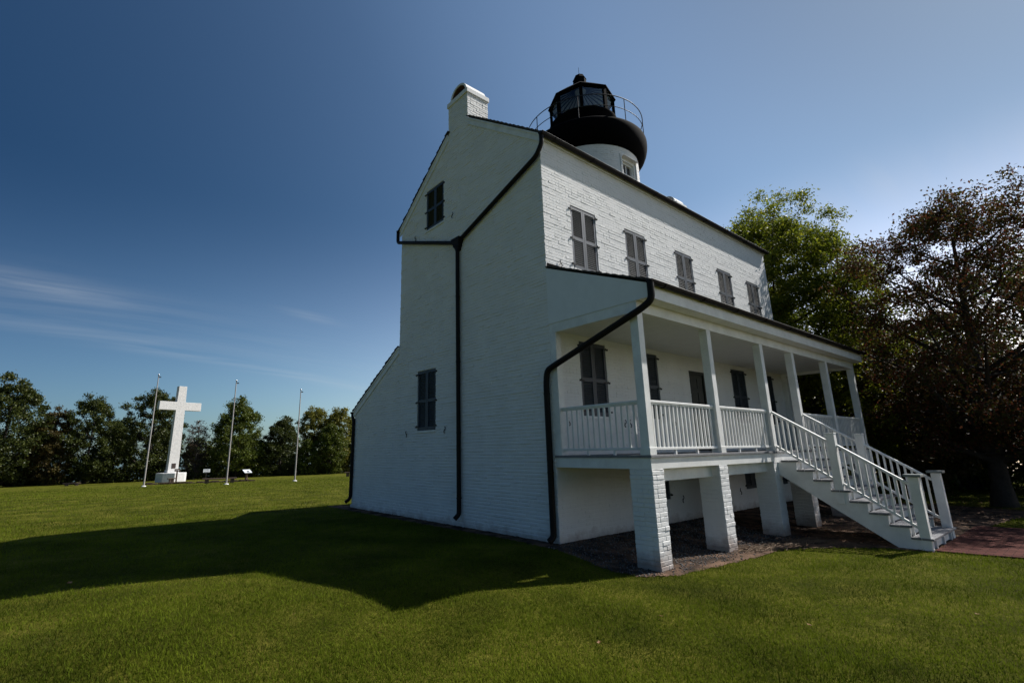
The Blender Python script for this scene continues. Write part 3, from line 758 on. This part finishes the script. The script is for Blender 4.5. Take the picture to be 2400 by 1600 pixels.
# gallery
g = MB().lathe([(1.60,10.42),(1.645,10.43),(1.72,10.47),(1.80,10.54),(1.87,10.64),(1.925,10.77),(1.955,10.90),(1.965,11.0),(1.965,11.10),(1.95,11.15),(1.92,11.19),(1.80,11.20),(1.0,11.205)],(TX,TY),96)
GAL = g.build('gallery', M_black, HOUSE, smooth=True)
RG = 1.90
def ring(z, r_): return MB().tube([(TX+RG*math.cos(2*math.pi*k/72),TY+RG*math.sin(2*math.pi*k/72),z) for k in range(72)],r_,8,closed=True)
gr = ring(11.95,.014).build('gallery_railing', M_iron, HOUSE, smooth=True)
ring(11.57,.011).build('middle_rail', M_iron, gr, smooth=True)
FACE = math.atan2(-6.355-TY,-6.832-TX)
for k in range(8):
    a = FACE-R(3)+R(45)*k
    x, y = TX+RG*math.cos(a), TY+RG*math.sin(a)
    MB().tube([(x,y,11.17),(x,y,11.95)],.013,8).build('rail_post', M_iron, gr)
# lantern
RL = 1.09; A0 = FACE+R(1)
def oc(r_, k): a = A0+R(45)*k; return (TX+r_*math.cos(a), TY+r_*math.sin(a))
lm = MB(); lm.lathe([(1.11,11.20),(1.10,12.04),(1.13,12.08),(1.13,12.16),(.95,12.18)],(TX,TY),64)
LAN = lm.build('lantern', M_black, HOUSE, smooth=True)
ZG0, ZG1 = 12.18, 13.02
for k in range(8):
    x, y = oc(RL-.05,k); xx, yy = oc(RL-.05,k+1)
    p = MB().bar((x,y,ZG0-.15),(x,y,ZG1),.11,.09,(math.cos(A0+R(45)*k),math.sin(A0+R(45)*k),0)); p.build('corner_post', M_black, LAN)
    MB().bar((x,y,ZG1-.03),(xx,yy,ZG1-.02),.04,.045).build('head_bar', M_black, LAN)
    MB().bar((x,y,ZG0+.03),(xx,yy,ZG0+.02),.04,.045).build('sill_bar', M_black, LAN)
    MB().quad((x,y,ZG0+.05),(xx,yy,ZG0+.05),(xx,yy,ZG1-.04),(x,y,ZG1-.04)).build('lantern_pane', M_glass, LAN)
rfm = MB(); rfm.lathe([(1.03,13.015),(1.14,13.03),(1.14,13.055),(.62,13.50),(.24,13.74),(.22,13.76)],(TX,TY),8,A0)
LR = rfm.build('lantern_roof', M_black, LAN)
c_ = MB(); c_.lathe([(1.08,12.99),(.6,13.36),(.2,13.60),(.001,13.62)],(TX,TY),8,A0)
CE = c_.build('lantern_ceiling', M_lining, LAN)
for k in range(24):
    a = A0+R(15)*k; MB().bar((TX+1.0*math.cos(a),TY+1.0*math.sin(a),13.01),(TX+.2*math.cos(a),TY+.2*math.sin(a),13.57),.02,.03).build('ceiling_rib', M_iron, CE)
v = MB().lathe([(.20,13.74),(.225,13.80),(.225,14.02),(.24,14.04),(.17,14.18),(.06,14.22),(.001,14.22)],(TX,TY),8,A0)
VE = v.build('ventilator', M_black, LAN)
MB().tube([(TX,TY,14.2),(TX-.01,TY,14.56)],[.010,.006],6).build('lightning_rod', M_iron, LAN)
opt = MB().lathe([(.001,12.30),(.12,12.30),(.12,12.5),(.17,12.52),(.2,12.65),(.17,12.85),(.1,12.9),(.001,12.92)],(TX,TY),20)
opt.build('lamp', M_lining, LAN, smooth=True)
MB().lathe([(1.0,12.185),(.001,12.19)],(TX,TY),24).build('lantern_floor', M_lining, LAN)
# ------------------------------------------------------------------ monument and lawn furniture
def ground(x, y): return float(TZ(x,y))
cz = ground(2.9,65)
CR = empty('cross_monument', (2.9,65.0,cz), 'tall white rough concrete cross on an octagonal plinth across the lawn', 'cross', rz=R(15))
oct_ = MB(); a0 = R(-90-10)
ring_ = [(1.62*math.cos(a0+R(45)*k),1.62*math.sin(a0+R(45)*k)) for k in range(8)]
oct_.prism(ring_,'Z',-.4,1.03)
oct_.build('plinth', M_conc, CR, bevel=.02)
sh = MB()
for zz in [(1.032,1.38)]: sh.box(-.64,.64,-.42,.42,*zz)
sh.build('plinth_step', M_conc, CR, bevel=.02)
c = MB(); hw, hd = .50, .30
P = [(-.58,1.382),(.58,1.382),(.52,8.42),(2.42,8.42),(2.40,9.42),(.50,9.42),(.46,11.36),(-.46,11.36),(-.50,9.42),(-2.40,9.42),(-2.42,8.42),(-.52,8.42)]
c.prism(P,'Y',-hd,hd); c.build('cross', M_conc, CR, bevel=.02)
MB().box(-.22,.24,-hd-.03,-hd+.0,1.55,2.12).build('plaque', M_bronze, CR)
fbm = MB(); frr = random.Random(2)
for k in range(60):
    t_ = k/59; fx = -1.0+8.2*t_+frr.uniform(-.1,.1); fy = 52.5-5.8*t_+frr.uniform(-.15,.15); zz_ = ground(fx,fy)
    w_ = frr.uniform(.14,.3); hh_ = frr.uniform(.05,.16)
    fbm.prism([(fx-w_,fy-.4),(fx+w_,fy-.35),(fx+w_*.7,fy+.4),(fx-w_*.8,fy+.35)],'Z',zz_-.2,zz_+hh_)
tag(fbm.build('flower_bed', M_mulch, bevel=.02), 'long low strip of dark mulch in the lawn before the white cross', 'flower bed')
# flagpoles
def flagpole(x, y, h, label):
    o = empty('flagpole', (x,y,ground(x,y)), label, 'flagpole', 'bare grey flagpoles on the lawn')
    MB().tube([(0,0,-.1),(0,0,h*.45),(0,0,h)],[.065,.055,.035],12).build('pole', M_pole, o, smooth=True)
    MB().lathe([(.001,.10),(.16,.08),(.19,.03),(.19,-.15)],n=20).build('base_collar', M_conc, o)
    MB().tube([(0,0,h),(0,0,h+.10)],.03,8).box(-.02,.20,-.03,.03,h-.10,h-.02).build('truck', M_iron, o)
    MB().lathe([(.001,h+.08),(.04,h+.09),(.06,h+.12),(.065,h+.145),(.06,h+.17),(.04,h+.20),(.001,h+.21)],n=16).build('ball_finial', M_ball, o, smooth=True)
    MB().box(-.13,-.09,-.02,.02,1.7,1.95).build('cleat', M_iron, o)
flagpole(-1.76,44.71,9.2,'leftmost of the three bare flagpoles, in front of the white cross')
flagpole(2.96,37.63,8.0,'middle one of the three bare flagpoles, just right of the white cross')
flagpole(8.26,37.62,7.6,'rightmost of the three bare flagpoles, nearest the lighthouse')
# signs
def face_cam(x, y): return math.atan2(-6.83-x, -6.35-y)
def sign_post(x, y, w, h, zc_, label, m_board, rows, postm, pr=.035):
    o = empty('information_sign', (x,y,ground(x,y)), label, 'sign', None, rz=R(8))
    MB().box(-pr,pr,.0,.07,-.2,zc_+h/2).build('post', postm, o)
    b_ = MB().box(-w/2,w/2,-.03,-.002,zc_-h/2,zc_+h/2).build('board', m_board, o, bevel=.005)
    l = MB()
    rr = random.Random(9)
    for i in range(rows):
        z_ = zc_+h*.28-i*h*.56/max(1,rows-1) if rows > 1 else zc_
        x_ = -w*.38+rr.uniform(0,.05)
        while x_ < w*.36:
            q = rr.uniform(.05,.16); l.box(x_,min(x_+q,w*.4),-.034,-.031,z_-h*.09,z_+h*.09); x_ += q+.04
    l.build('lettering', M_ink if m_board is not M_post else M_sign, o)
    return o
sign_post(2.85,60.6,.60,.28,1.30,'small dark brown sign on a dark post before the white plinth',M_post,1,M_post,.07)
sign_post(4.75,54.9,.68,.34,1.12,'white board with two rows of dark lettering on a thin metal post',M_sign,2,M_iron,.03)
o = empty('interpretive_panel', (8.62,54.0,ground(8.62,54.0)), 'slanted white reading panel on a single brown post right of the middle flagpole', 'sign', None, rz=R(14))
MB().box(-.11,.11,.0,.2,-.2,.80).build('post', M_bench, o)
p = MB(); p.prism([(-.28,.78),(-.27,.74),(.32,1.06),(.31,1.10)],'X',-.42,.42); p.build('panel_board', M_sign, o, bevel=.005)
q = MB(); q.prism([(-.20,.832),(-.20,.828),(.02,.95),(.02,.954)],'X',-.1,.18); q.build('panel_picture', M_ink, o)
# benches
def bench(x, y, w, label, rz=0, legs=2, h=.45):
    o = empty('bench', (x,y,ground(x,y)), label, 'bench', 'low backless wooden benches', rz=rz)
    MB().box(-w/2,w/2,-.22,.22,h-.10,h).build('seat', M_bench, o, bevel=.01)
    for s in (-1,1): MB().box(s*(w/2-.35)-.16,s*(w/2-.35)+.16,-.18,.18,-.1,h-.101).build('leg', M_bench, o)
bench(3.75,43.7,2.7,'low backless wooden bench standing just behind the middle flagpole',R(-12))
bench(2.35,60.4,.8,'short dark bench beside the small brown sign at the cross',R(8))
bench(17.4,46.4,1.5,'low dark bench on the lawn just left of the lighthouse downspout',R(-20))
bench(-6.3,68.5,1.6,'low bench in the shade below the trees left of the leftmost flagpole',R(5),h=.3)
# ------------------------------------------------------------------ trees
def tube_np(Vs, Fs, a, b, ra, rb, n=5):
    a = np.array(a); b = np.array(b); d = b-a; l = np.linalg.norm(d)
    if l < 1e-6: return
    d = d/l; u = np.cross(d,(0,0,1.)); 
    if np.linalg.norm(u) < .05: u = np.cross(d,(1.,0,0))
    u /= np.linalg.norm(u); w = np.cross(d,u)
    th = np.arange(n)*2*np.pi/n
    c = np.cos(th)[:,None]*u+np.sin(th)[:,None]*w
    base = sum(len(v) for v in Vs)
    Vs.append(np.concatenate([a+c*ra, b+c*rb]))
    k = np.arange(n); k2 = (k+1) % n
    Fs.append(np.stack([base+k,base+k2,base+n+k2,base+n+k],-1))
def leaves_np(C, S_, length, width, g, droop=.0, sun_bias=.0):
    """C cluster centres (m,3), S_ spread of each; one diamond leaf per row"""
    n = len(C)
    P = C+g.normal(0,1,(n,3))*S_[:,None]*np.array([1,1,.75])
    d = g.normal(0,1,(n,3)); d[:,2] -= droop; d /= np.linalg.norm(d,axis=1)[:,None]
    q = g.normal(0,1,(n,3)); q[:,2] += 0; s = np.cross(d,q); s /= np.linalg.norm(s,axis=1)[:,None]
    nr = np.cross(d,s)
    l = (length*g.uniform(.6,1.25,n))[:,None]; w = (width*g.uniform(.7,1.2,n))[:,None]
    V = np.stack([P, P+d*l*.45+s*w*.5+nr*w*.12, P+d*l, P+d*l*.45-s*w*.5+nr*w*.12],1).reshape(-1,3)
    F = np.arange(n*4).reshape(-1,4)
    return V, F
def tree(name, label, x, y, h, r, z0, nl, ll, lw, m_leaf, seed, lean=(0,0), lobes=14, branch=16, trunk_r=.2, shape='oval', hollow=.0, fill=.5, cl=.34, group=None, barkm=None, squash=1.0, lv=.2):
    g = np.random.default_rng(seed); gz = ground(x,y)
    root = empty(name, (x,y,gz), label, 'tree', group)
    Vs, Fs = [], []
    H = h-gz                      # total height
    zc = z0+(H-z0)*.5; rz = (H-z0)*.5
    # trunk
    nseg = 9; tr = []
    for i in range(nseg+1):
        t_ = i/nseg; tr.append((lean[0]*t_+math.sin(t_*5+seed)*.04*H*.1, lean[1]*t_+math.cos(t_*4+seed)*.04*H*.1, -.3+(H*.93+.3)*t_))
    rad = [trunk_r*(1-.9*(i/nseg)**.85)+.008 for i in range(nseg+1)]; rad[0] *= 1.45
    for i in range(nseg): tube_np(Vs,Fs,tr[i],tr[i+1],rad[i],rad[i+1],9)
    ends = []; spreads = []
    def prof(t_):                 # crown radius at relative height 0..1
        if shape == 'oval': return math.sqrt(max(.02,1-(2*t_-1)**2))*(.92+.16*(1-t_))
        if shape == 'cone': return (1-t_)**.72*1.05+.04
        if shape == 'round': return math.sqrt(max(.02,1-t_**5))*(.70+.30*min(1,t_*2.5+.2))
        if shape == 'dome': return math.sqrt(max(.02,1-t_**2.4))*(.72+.28*min(1,t_*3+.2))
        return math.sqrt(max(.02,1-(1.5*t_-.6)**2))
    lob = g.uniform(0,2*np.pi,lobes); lz = g.uniform(.05,1,lobes); la = g.uniform(1-lv*1.1,1+lv*.9,lobes)
    for i in range(branch):
        t_ = (i+.5)/branch; t_ = t_**.9
        zt = z0+(H-z0)*t_
        az = i*2.399+g.uniform(-.4,.4); k = g.integers(0,lobes)
        rr = r*prof(t_)*la[k]*g.uniform(.75,1.05)
        ex = np.array([lean[0]*zt/H+rr*math.cos(az), lean[1]*zt/H+rr*math.sin(az), zt+g.uniform(-.02,.06)*H*.5])
        za = max(z0*.75, zt-rr*g.uniform(.55,.95)); f_ = min(1,(za+.3)/(H*.93+.3)); j = min(nseg-1,int(f_*nseg)); q = f_*nseg-j
        st = np.array(tr[j])*(1-q)+np.array(tr[j+1])*q
        ra = rad[j]*.55
        mid = st*.5+ex*.5+np.array([0,0,-.06*rr])
        tube_np(Vs,Fs,st,mid,ra,ra*.62,6); tube_np(Vs,Fs,mid,ex,ra*.62,ra*.2,5)
        ends.append(ex); spreads.append(r*cl*.55)
        for s in range(6):
            u_ = g.uniform(.25,1.0); p0 = st*(1-u_)+ex*u_ if u_ > .5 else st+(mid-st)*u_*2
            if u_ > .5: p0 = mid+(ex-mid)*(u_-.5)*2
            dv = g.normal(0,1,3); dv[2] = abs(dv[2])*.7; dv /= np.linalg.norm(dv)
            e2 = p0+dv*r*g.uniform(.2,.42)
            tube_np(Vs,Fs,p0,e2,ra*.3,ra*.08,4)
            ends.append(e2); spreads.append(r*cl*g.uniform(.3,.6))
            if s < 4:
                dv2 = dv+g.normal(0,.6,3); dv2 /= np.linalg.norm(dv2); e3 = p0*.4+e2*.6+dv2*r*g.uniform(.12,.25)
                tube_np(Vs,Fs,p0*.4+e2*.6,e3,ra*.13,ra*.05,3); ends.append(e3); spreads.append(r*cl*g.uniform(.25,.5))
    # extra clumps fill the crown volume, more of them near its skin
    nx = int(branch*10*fill)
    for i in range(nx):
        t_ = g.uniform(.01,.99); az = g.uniform(0,2*np.pi)
        k = int(np.argmin(np.abs(((lob-az+np.pi) % (2*np.pi))-np.pi)+abs(lz-t_)*2))
        rr = r*prof(t_)*la[k]*g.uniform(.3,1)**.38
        zt = z0+(H-z0)*t_
        ends.append(np.array([lean[0]*zt/H+rr*math.cos(az),lean[1]*zt/H+rr*math.sin(az),zt])); spreads.append(r*cl*g.uniform(.2,.45))
    E_ = np.array(ends); Sp = np.array(spreads)
    wgt = Sp**1.3*g.uniform(.3,1.6,len(Sp)); idx = g.choice(len(E_),nl,p=wgt/wgt.sum())
    V, F = leaves_np(E_[idx],Sp[idx]*.62,ll,lw,g,.3)
    np_mesh('trunk', np.concatenate(Vs), np.concatenate(Fs), barkm or M_bark, root, smooth=True)
    np_mesh('crown', V, F, m_leaf, root)
    return root
G_dk = leaf_mat('dark_green_leaves', [(.016,.024,.005),(.032,.044,.009),(.052,.064,.012),(.085,.088,.016)], trans=.25, scale=.5)
G_md = leaf_mat('mid_green_leaves', [(.028,.045,.007),(.055,.078,.010),(.09,.11,.014),(.12,.125,.02)], trans=.3, scale=.5)
G_ol = leaf_mat('olive_rust_leaves', [(.03,.028,.008),(.055,.045,.012),(.075,.05,.016),(.06,.07,.014)], trans=.3, scale=.5)
G_yl = leaf_mat('yellow_green_leaves', [(.07,.08,.015),(.12,.125,.02),(.17,.16,.025),(.20,.17,.03)], trans=.35, scale=.5)
G_br = leaf_mat('dry_brown_leaves', [(.05,.035,.022),(.08,.05,.035),(.06,.05,.03)], trans=.2)
G_oak = leaf_mat('willow_oak_leaves', [(.045,.07,.006),(.095,.125,.010),(.17,.19,.014),(.28,.26,.025)], rough=.5, trans=.5, scale=.6)
G_red = leaf_mat('reddish_oak_leaves', [(.07,.022,.014),(.11,.033,.018),(.06,.045,.012),(.035,.05,.008),(.15,.042,.02)], rough=.55, trans=.35, scale=.7)
LT = 'trees along the far edge of the lawn'
def lt(name, label, u, h, r, z0, nl, ll, lw, m_, sd, **k):
    k.setdefault('fill', 1.7); k.setdefault('lv', .10); k.setdefault('cl', .27)
    return tree(name, label, *u, h, r, z0, int(nl*1.35), ll, lw, m_, sd, group=LT, **k)
lt('leafy_tree','tallest dark green tree at the left edge of the picture',(-13.4,78.4),10.5,4.3,.6,27200,0.26,0.17,G_dk,1,trunk_r=.3)
lt('leafy_tree','small rust tinged tree right of the tall leftmost tree',(-8.8,78.5),7.1,2.6,.3,14400,0.24,0.15,G_ol,2,fill=.6)
lt('leafy_tree','green tree with two pointed tops left of the cross',(-5.0,78.6),8.9,3.7,.4,24000,0.24,0.15,G_dk,3,shape='oval',cl=.22,lv=.3)
lt('leafy_tree','broad dark tree with sky gaps right behind the cross',(1.9,79.5),10.6,4.1,1.0,22400,0.26,0.15,G_dk,4,cl=.24,trunk_r=.3,fill=.8)
lt('bare_tree','thin half bare brown tree just right of the cross',(7.4,77.5),6.0,1.9,.5,3520,0.18,0.11,G_br,5,branch=30,barkm=M_barkp,fill=.1,trunk_r=.16)
lt('leafy_tree','rounded mid green tree behind the middle flagpole',(12.6,76),8.8,3.9,.6,27200,0.24,0.17,G_md,6,shape='dome')
lt('leafy_tree','round topped dark tree left of the rightmost flagpole',(18.6,75),6.5,3.2,-.1,20800,0.23,0.15,G_dk,7,shape='dome')
lt('leafy_tree','low green tree just right of the rightmost flagpole',(21.8,72),3.4,1.9,-.2,10400,0.22,0.15,G_md,8,shape='dome')
lt('leafy_tree','tall airy yellow green tree with bare lower limbs',(24.9,78.2),8.5,2.8,5.3,9600,0.23,0.17,G_yl,9,cl=.3,trunk_r=.2,fill=.5)
lt('leafy_tree','green and yellow tree next to the lighthouse lean-to',(28.4,76),8.3,3.4,.3,20800,0.24,0.17,G_yl,10)
lt('leafy_tree','dark olive tree between the airy tree and the lighthouse',(25.0,71),5.7,2.4,.1,14400,0.23,0.15,G_md,11)
lt('leafy_tree','tree half hidden behind the lighthouse lean-to corner',(33.5,75),7.7,3.4,.3,14400,0.24,0.17,G_md,12)
BR = 'dark background trees behind the tree line'
for i, (x, y, h, r_, lb) in enumerate([(-18.5,84,9,4,'dark tree behind the gap left of the tall leftmost tree'),(-10.5,86,6.8,3.4,'dark low tree behind the small rust tinged tree'),(-1.6,88,7.6,3.4,'dark tree behind the gap between the two-topped tree and the broad one'),(4.6,88,6.8,3.0,'dark tree seen behind the cross shaft'),(9.3,86,4.6,2.6,'low dark tree behind the half bare brown tree'),(15.6,86,5.6,3.0,'low dark tree behind the gap beside the rounded green tree'),(21.4,84,4.4,2.6,'low dark tree behind the rightmost flagpole'),(36.5,82,6.4,3.4,'dark tree behind the lighthouse')]):
    tree('background_tree', lb, x, y, h*.84-.3, r_, -.8, 7000, .42, .28, G_dk, 40+i, group=BR, cl=.4)
# undergrowth along the tree line
g = np.random.default_rng(77)
n = 42000; t_ = g.uniform(0,1,n); xx = -26+64*t_; yy = 80.5-3.5*np.clip((t_-.35)/.3,0,1)+g.normal(0,1.1,n)
hh = .9+.55*np.sin(xx*.9)+.4*np.sin(xx*2.3+1)
zz = TZ(xx,yy)+g.uniform(0,1,n)**.8*np.maximum(.7,hh)*1.6
V, F = leaves_np(np.stack([xx,yy,zz],-1),np.full(n,.12),.28,.18,g)
tag(np_mesh('undergrowth', V, F, G_dk), 'dark undergrowth filling the foot of the tree line', None, kind='stuff')
# trees on the right
tree('leafy_oak','bright green sunlit tree rising behind the far end of the house',14.9,1.5,10.5,3.9,.9,260000,.125,.055,G_oak,21,trunk_r=.26,branch=44,cl=.20,fill=2.2,shape='round',lobes=24,lv=.13)
tree('reddish_oak','big reddish brown oak with visible dark limbs at the right edge',13.5,-4.05,8.35,3.35,1.6,84000,.095,.052,G_red,22,trunk_r=.24,branch=40,cl=.20,fill=.7,lean=(-.15,-.4),shape='oval',lobes=24)
RT = 'trees near the water beyond the stairs'
def rt_(label, x, y, h, r_, z0, nl, m_, sd, **k): return tree('shore_tree', label, x, y, h, r_, z0, nl, .22, .10, m_, sd, group=RT, **k)
rt_('yellow green tree filling the gap between the green tree and the oak',19.4,-1.0,6.0,2.4,.5,16000,G_oak,23,branch=20,cl=.28)
rt_('rust coloured low tree just right of the porch end',16.2,-1.7,3.9,1.6,.4,9000,G_ol,24,branch=16,cl=.3)
rt_('dark tree behind the oak trunk',21.5,-5.0,8.5,3.4,.6,16000,G_md,25,branch=22,cl=.3)
rt_('dark tree at the far right behind the oak',19.0,-8.0,7.0,3.0,.8,14000,G_red,26,branch=22,cl=.28)
rt_('dark tree seen through the porch between the last posts',17.5,3.2,6.5,3.1,.2,16000,G_dk,27,branch=20)
rt_('dark tree behind the far porch railing',24.5,-1.5,7.5,3.4,-.8,15000,G_md,28,branch=20)
rt_('dark green tree on the bank behind the green tree',27,4.0,9.5,4.2,-1,15000,G_dk,29,branch=20)
rt_('dark shore tree beyond the brick path',24.5,-7.6,6.0,2.9,-.6,13000,G_md,30,branch=20)
rt_('dark low tree right of the oak trunk',18.2,-7.4,3.6,2.2,.1,12000,G_md,31,branch=18,cl=.32)
rt_('shrubby dark tree on the bank behind the oak trunk',23.5,-5.6,4.2,2.6,-.6,12000,G_dk,32,branch=18,cl=.32)
rt_('shrubby green tree seen between the stair newels',20.5,-2.6,3.6,2.3,.0,12000,G_md,33,branch=18,cl=.32)
# ------------------------------------------------------------------ grass
g = np.random.default_rng(11)
CX, CY = -6.83, -6.35; HD = .8935
def blades(n, r0, r1, h, w, segs, seed, fin=None, fout=None, pw=1.0):
    g = np.random.default_rng(seed)
    r_ = (r0**(2-pw)+g.uniform(0,1,n)*(r1**(2-pw)-r0**(2-pw)))**(1/(2-pw)); a = HD+g.uniform(-.98,.98,n)
    x = CX+r_*np.cos(a); y = CY+r_*np.sin(a)
    u_ = g.uniform(0,1,n); fk = np.ones(n,bool)
    if fin: fk &= u_ < (r_-fin[0])/(fin[1]-fin[0])
    if fout: fk &= u_ < (fout[1]-r_)/(fout[1]-fout[0])
    keep = ~(in_bed(x,y) | inpoly(PP)(x,y) | ((x > -.3) & (x < L+.3) & (y > -.05) & (y < WL+.2)))
    keep |= (in_bed(x,y) & (g.uniform(0,1,n) < .012) & (y < .5))
    keep &= fk
    x = x[keep]; y = y[keep]; n = len(x); z = TZ(x,y)-.004
    rr = np.hypot(x-CX,y-CY)
    dens = .7+.8*np.sin(x*2.1+np.sin(y*1.7))*np.sin(y*2.6+1)
    sc = 1+np.maximum(0,rr-6)/9
    hh_ = h*g.uniform(.45,1.25,n)*(.8+.3*dens); ww = w*g.uniform(.7,1.3,n)*sc
    tall = g.uniform(0,1,n) < .004; hh_[tall] *= 2.0
    az = g.uniform(0,2*np.pi,n); dx, dy = np.cos(az), np.sin(az)
    la = g.uniform(0,2*np.pi,n); lean_ = g.uniform(.15,.95,n)*hh_
    lx, ly = np.cos(la)*lean_, np.sin(la)*lean_
    B = np.stack([x,y,z],-1); S2 = np.stack([dx*ww*.5,dy*ww*.5,0*x],-1)
    if segs == 2:
        Mi = B+np.stack([lx*.33,ly*.33,hh_*.6],-1); T_ = B+np.stack([lx,ly,hh_*.92],-1)
        V = np.stack([B-S2,B+S2,Mi+S2*.8,Mi-S2*.8,T_+S2*.1,T_-S2*.1],1).reshape(-1,3)
        b0 = np.arange(n)[:,None]*6
        F = np.concatenate([b0+np.array([0,1,2,3]),b0+np.array([3,2,4,5])],1).reshape(-1,4)
    else:
        T_ = B+np.stack([lx,ly,hh_*.92],-1)
        V = np.stack([B-S2,B+S2,T_+S2*.25,T_-S2*.25],1).reshape(-1,3)
        F = np.arange(n*4).reshape(-1,4)
    return V, F
parts = [blades(330000,1.6,8.0,.036,.0052,2,1,None,(5,8)),blades(420000,5,20,.039,.0052,1,2,(5,8),(12,20)),blades(230000,12,62,.045,.0056,1,3,(12,20),(48,62))]
off = 0; VV = []; FF = []
for V, F in parts: VV.append(V); FF.append(F+off); off += len(V)
M_grass = leaf_mat('grass_blades', [(.25,.19,.07),(.036,.052,.005),(.094,.126,.008),(.135,.172,.012),(.24,.25,.028)], rough=.7, trans=.35, scale=.8, patch=.78, spec=.04)
tag(np_mesh('grass', np.concatenate(VV), np.concatenate(FF), M_grass), 'short mown grass blades covering the lawn', 'grass', kind='stuff')
# gravel
n = 5200; x = g.uniform(-.5,4.6,n); y = g.uniform(-2.35,-.05,n); dmin = y+2.2
k = in_bed(x,y) & (g.uniform(0,1,n) < np.clip((y+2.25)/.35,.12,1)); x = x[k]; y = y[k]; n = len(x)
s = g.uniform(.007,.018,n)[:,None]; C0 = np.stack([x,y,TZ(x,y)+.012],-1)
dirs = np.array([(1,0,0),(0,1,0),(-1,0,0),(0,-1,0),(0,0,1),(0,0,-1)],float)
V = (C0[:,None,:]+dirs[None]*s[:,None]*g.uniform(.6,1.3,(n,6,1))).reshape(-1,3)
f0 = np.array([(0,1,4),(1,2,4),(2,3,4),(3,0,4),(1,0,5),(2,1,5),(3,2,5),(0,3,5)])
F = (np.arange(n)[:,None,None]*6+f0[None]).reshape(-1,3)
M_grav = leaf_mat('grey_gravel', [(.025,.027,.032),(.045,.047,.05),(.08,.08,.08),(.17,.165,.16),(.045,.038,.034)], rough=.8, trans=0, patch=.1)
tag(np_mesh('gravel', V, F, M_grav), 'loose grey gravel spread under the porch', 'gravel', kind='stuff')
# twigs swept against the second pier
tw_ = MB(); rr = random.Random(4)
for i in range(190):
    t_ = rr.random(); x = 2.25+t_*2.0; y = -2.12-.42*t_**1.5+rr.gauss(0,.10)
    a = R(-8)+rr.gauss(0,.45); l = rr.uniform(.12,.55)
    z = ground(x,y)+.012+rr.uniform(0,.03)
    tw_.tube([(x-math.cos(a)*l/2,y-math.sin(a)*l/2,z),(x,y+rr.gauss(0,.01),z+rr.uniform(0,.015)),(x+math.cos(a)*l/2,y+math.sin(a)*l/2,z)],[.004,.0045,.002],4)
tag(tw_.build('twig_litter', mat('dry_twigs',(.17,.115,.075),.85,.2,var=.4,vscale=9)), 'loose dry twigs washed up beside the second brick pier', 'twigs', kind='stuff')
# fallen leaves
M_fl = leaf_mat('fallen_leaves', [(.30,.13,.06),(.22,.10,.05),(.38,.24,.14),(.16,.06,.03)], rough=.7, trans=.15, patch=.05)
def curled(name, x, y, s, label, mt, seed):
    g = np.random.default_rng(seed); m = MB(); n = 9
    P = []
    for k in range(n*2):
        a = math.pi*k/n; r_ = s*(.9 if k % 2 else .42)*(.7+.5*g.random())
        P.append((r_*math.cos(a)*1.3, r_*math.sin(a)*.8, .35*r_*abs(math.sin(a*1.5+seed))))
    for k in range(n*2): m.quad((0,0,.0),P[k],P[(k+1) % (n*2)])
    o = m.build(name, mt, loc=(x,y,ground(x,y)+.035)); o.rotation_euler = (g.uniform(-.4,.4),g.uniform(-.4,.4),g.uniform(0,6))
    tag(o,label,'leaf','fallen leaves lying on the lawn'); return o
n = 1500; x = np.concatenate([g.uniform(4.4,13,900),g.uniform(13,22,600)]); y = np.concatenate([g.uniform(-4.4,-1,900),g.uniform(-6,0,600)])
C0 = np.stack([x,y,TZ(x,y)+.02],-1); V, F = leaves_np(C0,np.full(n,.004),.09,.05,g)
V[:,2] = np.repeat(C0[:,2],4)+(V[:,2]-np.repeat(C0[:,2],4))*.25
tag(np_mesh('leaf_litter', V, F, M_fl), 'dry fallen leaves scattered on the shaded soil beyond the stairs', 'leaf litter', kind='stuff')
LF = [(-1.79,-3.04,.035,'largest curled tan leaf, alone on the sunlit grass before the first pier'),(-.96,-4.13,.025,'small tan leaf on the grass at the lower middle right'),(-2.86,-3.07,.028,'reddish leaf on the grass left of the largest tan leaf'),(-6.62,2.4,.045,'brown leaf on the grass at the far left just below the shadow edge'),(-6.31,1.79,.03,'small brown leaf just right of the brown leaf at the shadow edge'),(-4.81,-.71,.022,'tiny pale leaf in the middle of the left foreground grass'),(-4.26,-1.54,.03,'curled leaf below the pointed tip of the house shadow'),(.64,-5.12,.025,'small leaf on the grass at the right below the brick path')]
for i, (x, y, s_, lb) in enumerate(LF): curled('fallen_leaf', x, y, s_, lb, M_fl, i+1)
